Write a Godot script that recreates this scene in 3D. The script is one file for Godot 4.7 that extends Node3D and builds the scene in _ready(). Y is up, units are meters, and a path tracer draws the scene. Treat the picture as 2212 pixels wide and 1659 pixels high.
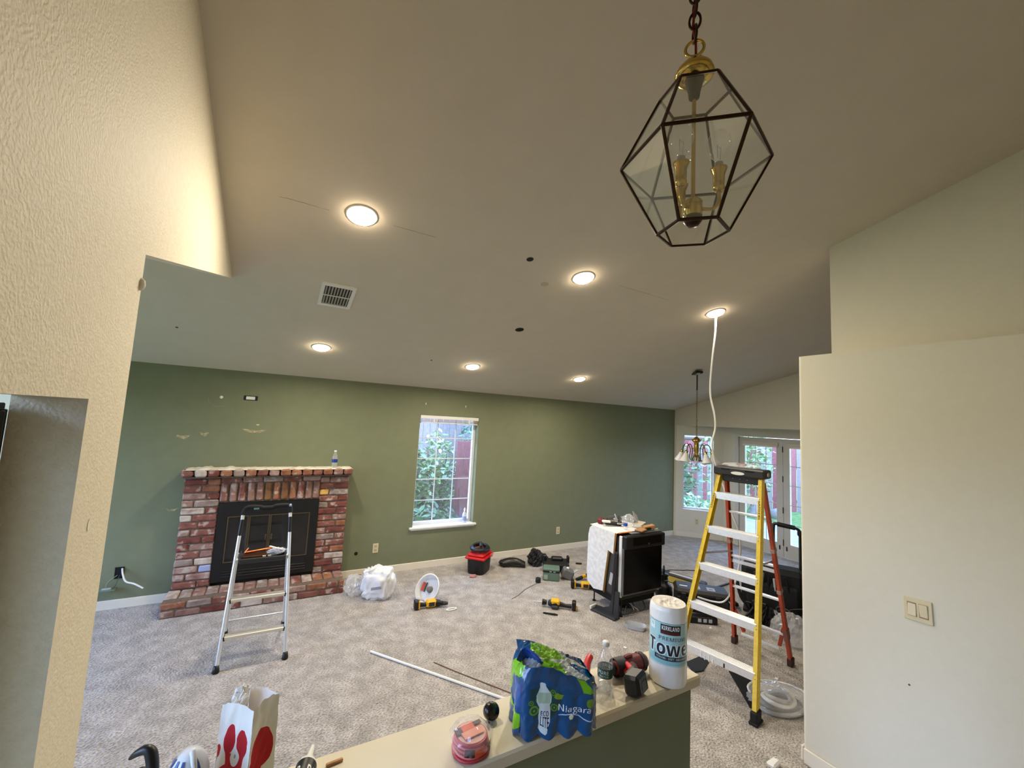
extends Node3D
# A living room under renovation, seen from the entry: y up, metres, the camera above the origin, the green wall at z = -5.55.

const EAVE := 2.44
const SLOPE := 0.2527
const BACK := -5.55
const GABLE := 6.95
const CAP := 1.10

var M := {}
var rng := RandomNumberGenerator.new()
var light_color := Color(1.0, 0.955, 0.875)


func _ready() -> void:
	rng.seed = 7
	# camera
	var cam := Camera3D.new()
	cam.name = "camera"
	cam.fov = 86.295
	cam.near = 0.05
	cam.far = 200.0
	cam.transform = Transform3D(Basis(Vector3(0.866245, 0.052091, 0.496896), Vector3(-0.091735, 0.994225, 0.055695), Vector3(-0.491125, -0.093828, 0.866021)), Vector3(0, 2.0163, 0))
	add_child(cam)
	cam.current = true
	# dusk sky
	var env := Environment.new()
	var sky_mat := ProceduralSkyMaterial.new()
	sky_mat.sky_top_color = Color(0.56, 0.68, 0.90)
	sky_mat.sky_horizon_color = Color(0.80, 0.86, 0.96)
	sky_mat.ground_horizon_color = Color(0.55, 0.58, 0.60)
	sky_mat.ground_bottom_color = Color(0.30, 0.31, 0.30)
	sky_mat.sky_energy_multiplier = 3.6
	var sky := Sky.new()
	sky.sky_material = sky_mat
	env.background_mode = Environment.BG_SKY
	env.sky = sky
	env.tonemap_mode = Environment.TONE_MAPPER_LINEAR
	env.tonemap_exposure = 1.0
	env.sdfgi_enabled = true
	env.ssao_enabled = true
	env.ssil_enabled = true
	var we := WorldEnvironment.new()
	we.name = "world_environment"
	we.environment = env
	add_child(we)
	make_materials()
	# the six recessed lamps are the room's light: see recessed_lights()
	recessed_lights(2.5)
	room()
	window_back()
	nook()
	entry_door()
	outdoors()
	fireplace()
	lantern()
	yellow_ladder()
	small_ladder()
	ceiling_things()
	chandelier()
	wall_things()
	dishwasher()
	counter_things()
	floor_things()


# ---------------------------------------------------------------- helpers
func V(x: float, y: float, z: float) -> Vector3:
	return Vector3(x, y, z)


func ceil_y(z: float) -> float:
	return EAVE + SLOPE * (z - BACK)


func mb() -> SurfaceTool:
	var st := SurfaceTool.new()
	st.begin(Mesh.PRIMITIVE_TRIANGLES)
	st.set_smooth_group(-1)
	st.set_uv(Vector2.ZERO)
	return st


func tri(st: SurfaceTool, a: Vector3, b: Vector3, c: Vector3, ctr: Vector3) -> void:
	st.set_uv(Vector2.ZERO)
	if (b - a).cross(c - a).dot((a + b + c) / 3.0 - ctr) > 0.0:
		st.add_vertex(a); st.add_vertex(c); st.add_vertex(b)
	else:
		st.add_vertex(a); st.add_vertex(b); st.add_vertex(c)


func quad(st: SurfaceTool, a: Vector3, b: Vector3, c: Vector3, d: Vector3, ctr: Vector3) -> void:
	tri(st, a, b, c, ctr)
	tri(st, a, c, d, ctr)


# a chamfered box; wob moves the corners a little
func box(st: SurfaceTool, c: Vector3, s: Vector3, bv := 0.004, b := Basis(), wob := 0.0) -> void:
	st.set_smooth_group(-1)
	var h := s * 0.5
	bv = minf(bv, minf(h.x, minf(h.y, h.z)) * 0.9)
	var p := {}
	for i in 8:
		var sg := Vector3(1 if i & 1 else -1, 1 if i & 2 else -1, 1 if i & 4 else -1)
		var j := Vector3.ZERO
		if wob > 0.0:
			j = V(rng.randf_range(-wob, wob), rng.randf_range(-wob, wob), rng.randf_range(-wob, wob))
		for ax in 3:
			var q := sg * (h - Vector3.ONE * bv)
			q[ax] = sg[ax] * h[ax]
			p[i * 3 + ax] = c + b * (q + j)
	for ax in 3:
		var u := 1 << ((ax + 1) % 3)
		var w := 1 << ((ax + 2) % 3)
		for k in 2:
			var o := (1 << ax) * k
			quad(st, p[o * 3 + ax], p[(o | u) * 3 + ax], p[(o | u | w) * 3 + ax], p[(o | w) * 3 + ax], c)
	if bv <= 0.0:
		return
	for ax in 3:
		var a1 := (ax + 1) % 3
		var a2 := (ax + 2) % 3
		for k in 4:
			var o := (1 << a1) * (k & 1) + (1 << a2) * (k >> 1)
			var e := o | (1 << ax)
			quad(st, p[o * 3 + a1], p[o * 3 + a2], p[e * 3 + a2], p[e * 3 + a1], c)
	for i in 8:
		tri(st, p[i * 3], p[i * 3 + 1], p[i * 3 + 2], c)


func smooth_path(pts: Array, steps := 6) -> Array:
	var out := []
	for i in pts.size() - 1:
		var p0: Vector3 = pts[maxi(i - 1, 0)]
		var p1: Vector3 = pts[i]
		var p2: Vector3 = pts[i + 1]
		var p3: Vector3 = pts[mini(i + 2, pts.size() - 1)]
		for k in steps:
			out.append(p1.cubic_interpolate(p2, p0, p3, float(k) / steps))
	out.append(pts[-1])
	return out


# a tube along a path; r is a radius or an array of radii
func tube(st: SurfaceTool, pts: Array, r: Variant, n := 8, capped := true, closed := false) -> void:
	var rings := []
	var cnt := pts.size()
	var up := V(0.13, 0.97, 0.2)
	for i in cnt:
		var a: Vector3 = pts[posmod(i - 1, cnt)] if closed else pts[maxi(i - 1, 0)]
		var z: Vector3 = pts[(i + 1) % cnt] if closed else pts[mini(i + 1, cnt - 1)]
		var t := (z - a).normalized()
		var x := up.cross(t)
		if x.length() < 0.05:
			x = V(1, 0, 0.1).cross(t)
		x = x.normalized()
		var y := t.cross(x)
		up = y
		var rr: float = r[i] if r is Array else r
		var ring := []
		for k in n:
			var an := TAU * k / n
			ring.append(pts[i] + (x * cos(an) + y * sin(an)) * rr)
		rings.append(ring)
	st.set_smooth_group(1)
	for i in (cnt if closed else cnt - 1):
		var j := (i + 1) % cnt
		var ctr: Vector3 = (pts[i] + pts[j]) * 0.5
		for k in n:
			quad(st, rings[i][k], rings[i][(k + 1) % n], rings[j][(k + 1) % n], rings[j][k], ctr)
	st.set_smooth_group(-1)
	if capped and not closed:
		for e in [0, cnt - 1]:
			var inner: Vector3 = pts[1] if e == 0 else pts[cnt - 2]
			for k in n:
				tri(st, pts[e], rings[e][k], rings[e][(k + 1) % n], inner)


# prof: (radius, height) from the bottom up
func lathe(st: SurfaceTool, prof: Array, n := 24, xf := Transform3D(), hard := false) -> void:
	for i in prof.size() - 1:
		st.set_smooth_group(i + 1 if hard else 1)
		for k in n:
			var a0 := TAU * k / n
			var a1 := TAU * (k + 1) / n
			var p: Vector2 = prof[i]
			var q: Vector2 = prof[i + 1]
			var a := xf * V(p.x * cos(a0), p.y, p.x * sin(a0))
			var b := xf * V(p.x * cos(a1), p.y, p.x * sin(a1))
			var c := xf * V(q.x * cos(a1), q.y, q.x * sin(a1))
			var d := xf * V(q.x * cos(a0), q.y, q.x * sin(a0))
			var u := [Vector2(float(k) / n, float(i) / (prof.size() - 1)), Vector2(float(k + 1) / n, float(i) / (prof.size() - 1)), Vector2(float(k + 1) / n, float(i + 1) / (prof.size() - 1)), Vector2(float(k) / n, float(i + 1) / (prof.size() - 1))]
			if p.x > 1e-6:
				st.set_uv(u[0]); st.add_vertex(a); st.set_uv(u[1]); st.add_vertex(b); st.set_uv(u[3]); st.add_vertex(d)
			if q.x > 1e-6:
				st.set_uv(u[1]); st.add_vertex(b); st.set_uv(u[2]); st.add_vertex(c); st.set_uv(u[3]); st.add_vertex(d)
	st.set_smooth_group(-1)


# a polygon in the xy plane of xf, thickened along its z
func prism(st: SurfaceTool, poly: Array, d: float, xf := Transform3D()) -> void:
	var pp := PackedVector2Array(poly)
	if Geometry2D.is_polygon_clockwise(pp):
		pp.reverse()
	var idx := Geometry2D.triangulate_polygon(pp)
	st.set_smooth_group(-1)
	for f in 2:
		var z := d * f
		for t in range(0, idx.size(), 3):
			var a := xf * V(pp[idx[t]].x, pp[idx[t]].y, z)
			var b := xf * V(pp[idx[t + 1]].x, pp[idx[t + 1]].y, z)
			var c := xf * V(pp[idx[t + 2]].x, pp[idx[t + 2]].y, z)
			tri(st, a, b, c, (a + b + c) / 3.0 - (xf.basis.z * (d if f == 1 else -d)))
	for i in pp.size():
		var p := pp[i]
		var q := pp[(i + 1) % pp.size()]
		var nrm := Vector2(q.y - p.y, p.x - q.x)  # outward of a counter-clockwise polygon
		var a := xf * V(p.x, p.y, 0)
		var b := xf * V(q.x, q.y, 0)
		var c := xf * V(q.x, q.y, d)
		var e := xf * V(p.x, p.y, d)
		quad(st, a, b, c, e, (a + c) * 0.5 - xf.basis * V(nrm.x, nrm.y, 0))


# a surface f(u, v) -> Vector3, u and v from 0 to 1
func grid(st: SurfaceTool, nu: int, nv: int, f: Callable, flip := false, flat := false) -> void:
	st.set_smooth_group(-1 if flat else 1)
	var p := []
	for i in nu + 1:
		var row := []
		for j in nv + 1:
			row.append(f.call(float(i) / nu, float(j) / nv))
		p.append(row)
	for i in nu:
		for j in nv:
			var q := [[i, j], [i + 1, j], [i + 1, j + 1], [i, j + 1]]
			for t in [[0, 1, 2], [0, 2, 3]]:
				var o: Array = [t[0], t[2], t[1]] if flip else t
				for k in o:
					st.set_uv(Vector2(float(q[k][0]) / nu, 1.0 - float(q[k][1]) / nv))
					st.add_vertex(p[q[k][0]][q[k][1]])
	st.set_smooth_group(-1)


func obj(called: String, st: SurfaceTool, m: Material, parent: Node = self) -> MeshInstance3D:
	st.generate_normals()
	var o := MeshInstance3D.new()
	o.name = called
	o.mesh = st.commit()
	o.material_override = m
	o.cast_shadow = GeometryInstance3D.SHADOW_CASTING_SETTING_ON
	return add(o, parent)


func add(o: Node3D, parent: Node = self) -> Node3D:
	if parent == self:
		o.name = numbered(o.name)
	parent.add_child(o, true)
	return o


func numbered(n: String) -> String:
	if not has_node(NodePath(n)):
		return n
	var k := 1
	while has_node(NodePath("%s_%03d" % [n, k])):
		k += 1
	return "%s_%03d" % [n, k]


func thing(called: String, label: String, category: String, at := Vector3.ZERO, turn := 0.0, group := "") -> Node3D:
	var o := Node3D.new()
	o.name = called
	o.position = at
	o.rotation.y = turn
	tag(o, label, category, group)
	return add(o)


func tag(o: Node, label: String, category: String, group := "") -> Node:
	o.set_meta("label", label)
	o.set_meta("category", category)
	if group:
		o.set_meta("group", group)
	return o


func struct(called: String, st: SurfaceTool, m: Material, parent: Node = self) -> MeshInstance3D:
	var o := obj(called, st, m, parent)
	if parent == self:
		o.set_meta("kind", "structure")
	return o


func piece(called: String, c: Vector3, s: Vector3, m: Material, parent: Node, bv := 0.003, b := Basis()) -> MeshInstance3D:
	var st := mb()
	box(st, c, s, bv, b)
	return obj(called, st, m, parent)


func rod(called: String, pts: Array, r: Variant, m: Material, parent: Node, n := 8) -> MeshInstance3D:
	var st := mb()
	tube(st, pts, r, n)
	return obj(called, st, m, parent)


func turned(called: String, prof: Array, m: Material, parent: Node, n := 24, xf := Transform3D(), hard := false) -> MeshInstance3D:
	var st := mb()
	lathe(st, prof, n, xf, hard)
	return obj(called, st, m, parent)


# a bar of rectangular section from a to b; side is the direction of its width
func bar(st: SurfaceTool, a: Vector3, b: Vector3, side: Vector3, w: float, d: float, bv := 0.002) -> void:
	var y := (b - a).normalized()
	var x := (side - y * side.dot(y)).normalized()
	box(st, (a + b) * 0.5, V(w, a.distance_to(b), d), bv, Basis(x, y, x.cross(y)))


func look(c: Vector3, y: Vector3, x: Vector3) -> Transform3D:
	y = y.normalized()
	x = (x - y * x.dot(y)).normalized()
	return Transform3D(Basis(x, y, x.cross(y)), c)


# ---------------------------------------------------------------- materials
func plain(c: Color, rough := 0.6, metal := 0.0, spec := 0.5) -> StandardMaterial3D:
	var m := StandardMaterial3D.new()
	m.albedo_color = c
	m.roughness = rough
	m.metallic = metal
	m.metallic_specular = spec
	return m


func noise_tex(stops: Array, freq: float, octaves := 4, size := 512, sd := 1, kind := FastNoiseLite.TYPE_SIMPLEX_SMOOTH) -> NoiseTexture2D:
	var n := FastNoiseLite.new()
	n.noise_type = kind
	n.frequency = freq
	n.seed = sd
	n.fractal_octaves = octaves
	var t := NoiseTexture2D.new()
	t.width = size
	t.height = size
	t.seamless = true
	t.noise = n
	if stops.size():
		var g := Gradient.new()
		var off := PackedFloat32Array()
		var col := PackedColorArray()
		for s in stops:
			off.append(s[0])
			col.append(s[1])
		g.offsets = off
		g.colors = col
		t.color_ramp = g
	return t


func noisy(stops: Array, freq: float, per_metre: float, rough := 0.8, octaves := 4, size := 512, sd := 1, world := false) -> StandardMaterial3D:
	var m := plain(Color.WHITE, rough)
	m.albedo_texture = noise_tex(stops, freq, octaves, size, sd)
	m.uv1_triplanar = true
	m.uv1_world_triplanar = world
	m.uv1_scale = Vector3.ONE * per_metre
	return m


func relief(m: StandardMaterial3D, tex: Texture2D, cm: float) -> StandardMaterial3D:
	m.heightmap_enabled = true
	m.heightmap_texture = tex
	m.heightmap_scale = cm
	return m


func glass(c: Color, a := 0.08, rough := 0.02) -> StandardMaterial3D:
	var m := plain(Color(c, a), rough)
	m.transparency = BaseMaterial3D.TRANSPARENCY_ALPHA
	return m


func glow(c: Color, e: float) -> StandardMaterial3D:
	var m := plain(Color(0.9, 0.9, 0.88), 0.5)
	m.emission_enabled = true
	m.emission = c
	m.emission_energy_multiplier = e
	return m


func image_mat(im: Image, rough := 0.4) -> StandardMaterial3D:
	var m := plain(Color.WHITE, rough)
	m.albedo_texture = ImageTexture.create_from_image(im)
	return m


func fill_poly(im: Image, pts: Array, c: Color) -> void:
	var pp := PackedVector2Array(pts)
	var lo := pp[0]
	var hi := pp[0]
	for p in pp:
		lo = lo.min(p)
		hi = hi.max(p)
	for y in range(maxi(int(lo.y), 0), mini(int(hi.y) + 1, im.get_height())):
		for x in range(maxi(int(lo.x), 0), mini(int(hi.x) + 1, im.get_width())):
			if Geometry2D.is_point_in_polygon(Vector2(x + 0.5, y + 0.5), pp):
				im.set_pixel(x, y, c)


func oval(c: Vector2, rx: float, ry: float, n := 24, turn := 0.0) -> Array:
	var out := []
	for k in n:
		out.append(c + Vector2(rx * cos(TAU * k / n), ry * sin(TAU * k / n)).rotated(turn))
	return out


# lettering drawn into a picture: the triangles of a TextMesh, filled
func write_on(im: Image, text: String, center: Vector2, width: float, height: float, c: Color, font := "Droid Sans", weight := 700) -> void:
	var a := text_arrays(text, font, weight)
	var v: PackedVector3Array = a[Mesh.ARRAY_VERTEX]
	var idx := PackedInt32Array(range(v.size()))
	if a[Mesh.ARRAY_INDEX] != null:
		idx = a[Mesh.ARRAY_INDEX]
	var lo := v[0]
	var hi := v[0]
	for p in v:
		lo = lo.min(p)
		hi = hi.max(p)
	var sc := Vector2(width / (hi.x - lo.x), height / (hi.y - lo.y))
	var mid := (lo + hi) * 0.5
	for t in range(0, idx.size() - 2, 3):
		var q := []
		for k in 3:
			var p := v[idx[t + k]] - mid
			q.append(center + Vector2(p.x * sc.x, -p.y * sc.y))
		if absf((q[1] - q[0]).cross(q[2] - q[0])) > 0.02:
			fill_poly(im, q, c)


func text_arrays(text: String, font: String, weight: int) -> Array:
	var f := SystemFont.new()
	f.font_names = PackedStringArray([font])
	f.font_weight = weight
	var t := TextMesh.new()
	t.text = text
	t.font = f
	t.font_size = 32
	t.depth = 0.0
	t.pixel_size = 0.01
	return t.surface_get_arrays(0)


# lettering as thin geometry, centred on xf, of the given width and height
func letters(called: String, text: String, w: float, h: float, xf: Transform3D, m: Material, parent: Node, font := "Droid Sans", weight := 700) -> MeshInstance3D:
	var a := text_arrays(text, font, weight)
	var v: PackedVector3Array = a[Mesh.ARRAY_VERTEX]
	var lo := v[0]
	var hi := v[0]
	for p in v:
		lo = lo.min(p)
		hi = hi.max(p)
	var idx := PackedInt32Array(range(v.size()))
	if a[Mesh.ARRAY_INDEX] != null:
		idx = a[Mesh.ARRAY_INDEX]
	var st := mb()
	for i in idx:
		var p := v[i] - (lo + hi) * 0.5
		st.add_vertex(xf * V(p.x * w / (hi.x - lo.x), p.y * h / (hi.y - lo.y), 0))
	return obj(called, st, m, parent)


func make_materials() -> void:
	var orange_peel := noise_tex([], 0.035, 3, 512, 5)
	var cream := noisy([[0.0, Color(0.84, 0.815, 0.74)], [1.0, Color(0.86, 0.835, 0.76)]], 0.02, 1.4, 0.75, 3, 512, 3, true)
	M.cream = relief(cream, orange_peel, 0.04)
	var near := noisy([[0.0, Color(0.83, 0.79, 0.69)], [1.0, Color(0.87, 0.83, 0.735)]], 0.03, 2.0, 0.7, 4, 512, 8, true)
	M.knockdown = relief(near, noise_tex([[0.30, Color.BLACK], [0.68, Color.WHITE]], 0.09, 4, 512, 12), 0.055)
	var right := noisy([[0.0, Color(0.845, 0.825, 0.75)], [1.0, Color(0.855, 0.835, 0.76)]], 0.02, 1.2, 0.7, 3, 512, 21, true)
	M.cream_smooth = relief(right, noise_tex([], 0.20, 3, 512, 6), 0.012)
	var ceil := noisy([[0.0, Color(0.80, 0.765, 0.69)], [1.0, Color(0.82, 0.785, 0.71)]], 0.012, 0.5, 0.9, 3, 512, 4, true)
	M.ceiling = relief(ceil, orange_peel, 0.03)
	var green := noisy([[0.0, Color(0.455, 0.475, 0.365)], [1.0, Color(0.475, 0.495, 0.385)]], 0.015, 0.7, 0.7, 4, 512, 9, true)
	M.green = relief(green, orange_peel, 0.03)
	var carpet := noisy([[0.15, Color(0.66, 0.635, 0.605)], [0.5, Color(0.73, 0.70, 0.67)], [0.85, Color(0.80, 0.775, 0.75)]], 0.012, 0.45, 0.95, 5, 1024, 31, true)
	carpet.detail_enabled = true
	carpet.detail_blend_mode = BaseMaterial3D.BLEND_MODE_MUL
	carpet.detail_albedo = noise_tex([[0.2, Color(0.70, 0.69, 0.68)], [0.48, Color(0.92, 0.92, 0.915)], [0.75, Color(1, 1, 1)]], 0.06, 5, 1024, 33)
	carpet.detail_uv_layer = BaseMaterial3D.DETAIL_UV_2
	carpet.uv2_triplanar = true
	carpet.uv2_world_triplanar = true
	carpet.uv2_scale = V(0.75, 0.9, 1.25)
	carpet.rim_enabled = true
	carpet.rim = 0.4
	M.carpet = relief(carpet, noise_tex([], 0.10, 5, 1024, 35), 1.2)
	M.trim = plain(Color(0.90, 0.87, 0.80), 0.45)
	M.cap = noisy([[0.0, Color(0.80, 0.765, 0.665)], [1.0, Color(0.84, 0.805, 0.705)]], 0.01, 1.0, 0.45, 3, 256, 40)
	M.white = plain(Color(0.90, 0.90, 0.88), 0.4)
	M.vinyl = plain(Color(0.88, 0.90, 0.93), 0.35)
	M.door_white = plain(Color(0.80, 0.79, 0.75), 0.45)
	M.pane = glass(Color(0.92, 0.97, 1.0), 0.05)
	M.black = plain(Color(0.025, 0.025, 0.028), 0.45)
	M.black_gloss = plain(Color(0.012, 0.012, 0.014), 0.22, 0.0, 0.3)
	M.black_soft = plain(Color(0.035, 0.034, 0.037), 0.85)
	M.rubber = plain(Color(0.05, 0.055, 0.065), 0.8)
	M.dark_grey = plain(Color(0.17, 0.17, 0.18), 0.6)
	M.grey = plain(Color(0.42, 0.42, 0.42), 0.55)
	M.light_grey = plain(Color(0.68, 0.68, 0.68), 0.5)
	M.alu = plain(Color(0.87, 0.87, 0.86), 0.32, 0.85)
	M.steel = plain(Color(0.70, 0.70, 0.72), 0.25, 1.0)
	M.brass = plain(Color(0.80, 0.68, 0.36), 0.16, 1.0)
	M.brass_dull = plain(Color(0.45, 0.36, 0.22), 0.4, 0.9)
	M.bronze = plain(Color(0.22, 0.15, 0.09), 0.4, 0.75)
	M.copper = plain(Color(0.86, 0.46, 0.26), 0.25, 1.0)
	M.red = plain(Color(0.78, 0.05, 0.08), 0.35)
	M.dark_red = plain(Color(0.42, 0.06, 0.07), 0.5)
	M.yellow = plain(Color(0.93, 0.70, 0.06), 0.4)
	M.orange = plain(Color(0.80, 0.22, 0.07), 0.45)
	M.blue = plain(Color(0.08, 0.28, 0.62), 0.4)
	M.wood = noisy([[0.0, Color(0.55, 0.38, 0.22)], [1.0, Color(0.74, 0.55, 0.34)]], 0.02, 3.0, 0.6, 4, 256, 44)
	M.film = glass(Color(0.95, 0.96, 0.98), 0.22, 0.12)
	M.frost = plain(Color(0.86, 0.86, 0.86), 0.35)
	M.frost.backlight_enabled = true
	M.frost.backlight = Color(0.6, 0.6, 0.6)
	M.paper = plain(Color(0.93, 0.92, 0.90), 0.8)
	M.paper.backlight_enabled = true
	M.paper.backlight = Color(0.35, 0.34, 0.32)
	M.almond = plain(Color(0.83, 0.78, 0.64), 0.4)
	M.slot = plain(Color(0.10, 0.09, 0.08), 0.6)


# ---------------------------------------------------------------- lamps
func recessed_lights(energy: float) -> void:
	var spots := [V(0.335, 0, -2.52), V(2.037, 0, -2.52), V(3.70, 0, -2.49), V(0.335, 0, -4.585), V(2.037, 0, -4.60), V(3.69, 0, -4.57)]
	var labels := [
		"round recessed lamp nearest the textured cream wall, left one of the near row",
		"round recessed lamp left of the brass lantern, middle one of the near row",
		"round recessed lamp that the white cable hangs from, above the yellow ladder",
		"round recessed lamp above the fireplace, left one of the far row",
		"round recessed lamp above the back window, middle one of the far row",
		"round recessed lamp at the right end of the far row, above the dishwasher"]
	var down := V(0, -1, SLOPE).normalized()
	var tilt := look(Vector3.ZERO, -down, V(1, 0, 0)).basis
	var face := glow(Color(1.0, 0.91, 0.79), 70.0)
	for i in 6:
		var at: Vector3 = spots[i]
		at.y = ceil_y(at.z)
		var t := thing("recessed_light", labels[i], "ceiling light", at, 0.0, "recessed ceiling lamps")
		t.basis = tilt
		turned("trim_ring", [Vector2(0.076, -0.004), Vector2(0.081, -0.008), Vector2(0.091, -0.004), Vector2(0.093, 0.0)], M.white, t, 40)
		turned("diffuser", [Vector2(0.0, -0.028), Vector2(0.032, -0.0275), Vector2(0.056, -0.024), Vector2(0.072, -0.016), Vector2(0.078, -0.003)], face, t, 40)
		var l := AreaLight3D.new()
		l.name = "lamp_light"
		l.area_size = Vector2(0.12, 0.12)
		l.light_energy = energy
		l.light_color = light_color
		l.shadow_enabled = true
		l.set("area_range", 14.0)
		l.set("area_attenuation", 2.0)
		t.add_child(l)
		l.position = V(0, -0.032, 0)
		l.rotation.x = -PI / 2


# ---------------------------------------------------------------- the shell
# a wall slab with rectangular holes: x runs along the wall, y up, thickness along z of xf
func slab(st: SurfaceTool, x0: float, x1: float, y0: float, y1: float, d: float, holes: Array, xf := Transform3D()) -> void:
	var xs := [x0, x1]
	for h in holes:
		xs.append(h[0]); xs.append(h[1])
	xs.sort()
	for i in xs.size() - 1:
		if xs[i + 1] - xs[i] < 1e-5:
			continue
		var m: float = (xs[i] + xs[i + 1]) * 0.5
		var ys := [[y0, y1]]
		for h in holes:
			if m > h[0] and m < h[1]:
				ys = [[y0, h[2]], [h[3], y1]]
		for y in ys:
			if y[1] - y[0] > 1e-5:
				box(st, xf * V(m, (y[0] + y[1]) * 0.5, d * 0.5), V(xs[i + 1] - xs[i], y[1] - y[0], absf(d)), 0.0, xf.basis)


func room() -> void:
	# axes for polygons drawn in (z, y) and pushed along x
	var zy := func(x: float) -> Transform3D: return Transform3D(Basis(V(0, 0, 1), V(0, 1, 0), V(-1, 0, 0)), V(x, 0, 0))
	# floor, polygon in (x, z)
	var st := mb()
	prism(st, [Vector2(-3.3, 2.3), Vector2(-3.3, -5.68), Vector2(7.02, -5.68), Vector2(7.66, -5.0), Vector2(7.66, 2.3)], 0.12, Transform3D(Basis(V(1, 0, 0), V(0, 0, 1), V(0, -1, 0)), Vector3.ZERO))
	struct("floor", st, M.carpet)
	# sloped ceiling with the ridge behind the camera
	st = mb()
	var r := ceil_y(0.9)
	prism(st, [Vector2(-6.35, ceil_y(-6.35)), Vector2(0.9, r), Vector2(2.35, r - 0.37), Vector2(2.35, r - 0.2), Vector2(0.9, r + 0.17), Vector2(-6.35, ceil_y(-6.35) + 0.17)], 10.45, zy.call(7.12))
	struct("ceiling", st, M.ceiling)
	# back wall
	st = mb()
	slab(st, -3.3, 7.05, -0.1, 2.52, -0.15, [[1.722, 2.612, 0.545, 2.062]], Transform3D(Basis(), V(0, 0, BACK)))
	struct("wall_back", st, M.green)
	# living room's far left wall and the wall onto the porch with a wide window
	st = mb()
	slab(st, -5.7, -1.38, -0.1, 3.55, -0.12, [[-5.15, -2.65, 0.45, 2.2]], Transform3D(Basis(V(0, 0, 1), V(0, 1, 0), V(1, 0, 0)), V(-3.18, 0, 0)))
	struct("wall_side", st, M.cream)
	st = mb()
	slab(st, -3.3, -0.42, -0.1, 3.5, 0.12, [], Transform3D(Basis(), V(0, 0, -1.52)))
	struct("wall_porch", st, M.cream)
	var w := Node3D.new()
	w.name = "window_3"
	w.set_meta("kind", "structure")
	add(w)
	w.transform = Transform3D(Basis(V(0, 0, 1), V(0, 1, 0), V(-1, 0, 0)), V(-3.23, 0, -5.15))
	st = mb()
	slab(st, 0, 2.5, 0.45, 2.2, 0.05, [[0.05, 1.22, 0.50, 2.15], [1.28, 2.45, 0.50, 2.15]])
	obj("window_frame", st, M.vinyl, w)
	piece("pane", V(0.635, 1.325, 0.025), V(1.19, 1.67, 0.006), M.pane, w, 0.0)
	piece("pane", V(1.865, 1.325, 0.025), V(1.19, 1.67, 0.006), M.pane, w, 0.0)
	# roof over the porch by the glazed door
	st = mb()
	box(st, V(-1.05, 2.62, -0.42), V(1.1, 0.14, 1.9), 0.01)
	struct("porch_roof", st, M.cream)
	st = mb()
	box(st, V(-3.4, 1.30, 0.55), V(5.8, 3.0, 0.15), 0.01)
	struct("wall_garage", st, M.cream)
	# near left wall: doorway, and beyond it a lower edge that climbs to the ceiling
	st = mb()
	prism(st, [Vector2(2.3, -0.1), Vector2(2.3, r - 0.3), Vector2(0.9, r + 0.05), Vector2(-3.531, ceil_y(-3.531) + 0.03), Vector2(-3.531, 2.95), Vector2(-1.52, 2.441), Vector2(-1.52, -0.1), Vector2(-1.265, -0.1), Vector2(-1.265, 2.02), Vector2(-0.38, 2.02), Vector2(-0.38, -0.1)], 0.118, zy.call(-0.367))
	struct("wall_left", st, M.knockdown)
	# plaster knob on the corner of the pier
	st = mb()
	lathe(st, [Vector2(0, -0.020), Vector2(0.008, -0.015), Vector2(0.011, -0.004), Vector2(0.009, 0.010), Vector2(0.0, 0.018)], 10, Transform3D(Basis(), V(-0.366, 2.352, -1.508)))
	tag(obj("plaster_blob", st, M.cream), "small cream plaster blob on the corner edge of the textured left wall", "plaster")
	# right wall: a thick lower wall with a ledge on top, and the wall above set back
	st = mb()
	var arc := [Vector2(3.72, 2.3), Vector2(3.06, 2.3)]
	for k in 7:
		var a := PI / 2 * k / 6
		arc.append(Vector2(3.06 + 0.02 * (1 - cos(a)), -1.428 - 0.02 * sin(a)))
	arc.append(Vector2(3.72, -1.448))
	prism(st, arc, 2.667, Transform3D(Basis(V(1, 0, 0), V(0, 0, 1), V(0, -1, 0)), V(0, 2.567, 0)))
	struct("wall_right", st, M.cream_smooth)
	st = mb()
	prism(st, [Vector2(2.3, 2.5), Vector2(2.3, r - 0.3), Vector2(0.9, r + 0.05), Vector2(-1.451, ceil_y(-1.451) + 0.05), Vector2(-1.451, 2.5)], 0.15, zy.call(3.70))
	struct("wall_upper", st, M.cream_smooth)
	# wall behind the camera, and the unlit green kitchen to the right
	st = mb()
	slab(st, -0.5, 3.72, -0.1, 3.8, 0.12, [], Transform3D(Basis(), V(0, 0, 2.2)))
	struct("wall_rear", st, M.cream_smooth)
	st = mb()
	slab(st, 3.72, 7.1, -0.1, 3.8, 0.12, [], Transform3D(Basis(), V(0, 0, 2.2)))
	struct("wall_kitchen", st, M.green)
	st = mb()
	box(st, V(5.37, 0.004, 0.40), V(3.30, 0.01, 3.6), 0.002)
	struct("floor_kitchen", st, M.wood)
	# gable wall over the dining nook
	st = mb()
	prism(st, [Vector2(-5.60, -0.1), Vector2(-5.60, 2.46), Vector2(0.9, r + 0.03), Vector2(2.3, r - 0.3), Vector2(2.3, -0.1), Vector2(-2.30, -0.1), Vector2(-2.30, 2.14), Vector2(-5.50, 2.14), Vector2(-5.50, -0.1)], 0.10, zy.call(GABLE + 0.10))
	struct("wall_gable", st, M.cream_smooth)
	# baseboards
	struct_bar("baseboard_back", V(-3.18, 0.04, BACK + 0.007), V(-0.80, 0.04, BACK + 0.007), M.trim)
	struct_bar("baseboard_back", V(0.845, 0.04, BACK + 0.007), V(6.95, 0.04, BACK + 0.007), M.trim)
	struct_bar("baseboard_right", V(3.053, 0.045, 2.2), V(3.053, 0.045, -1.44), M.trim)
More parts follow.
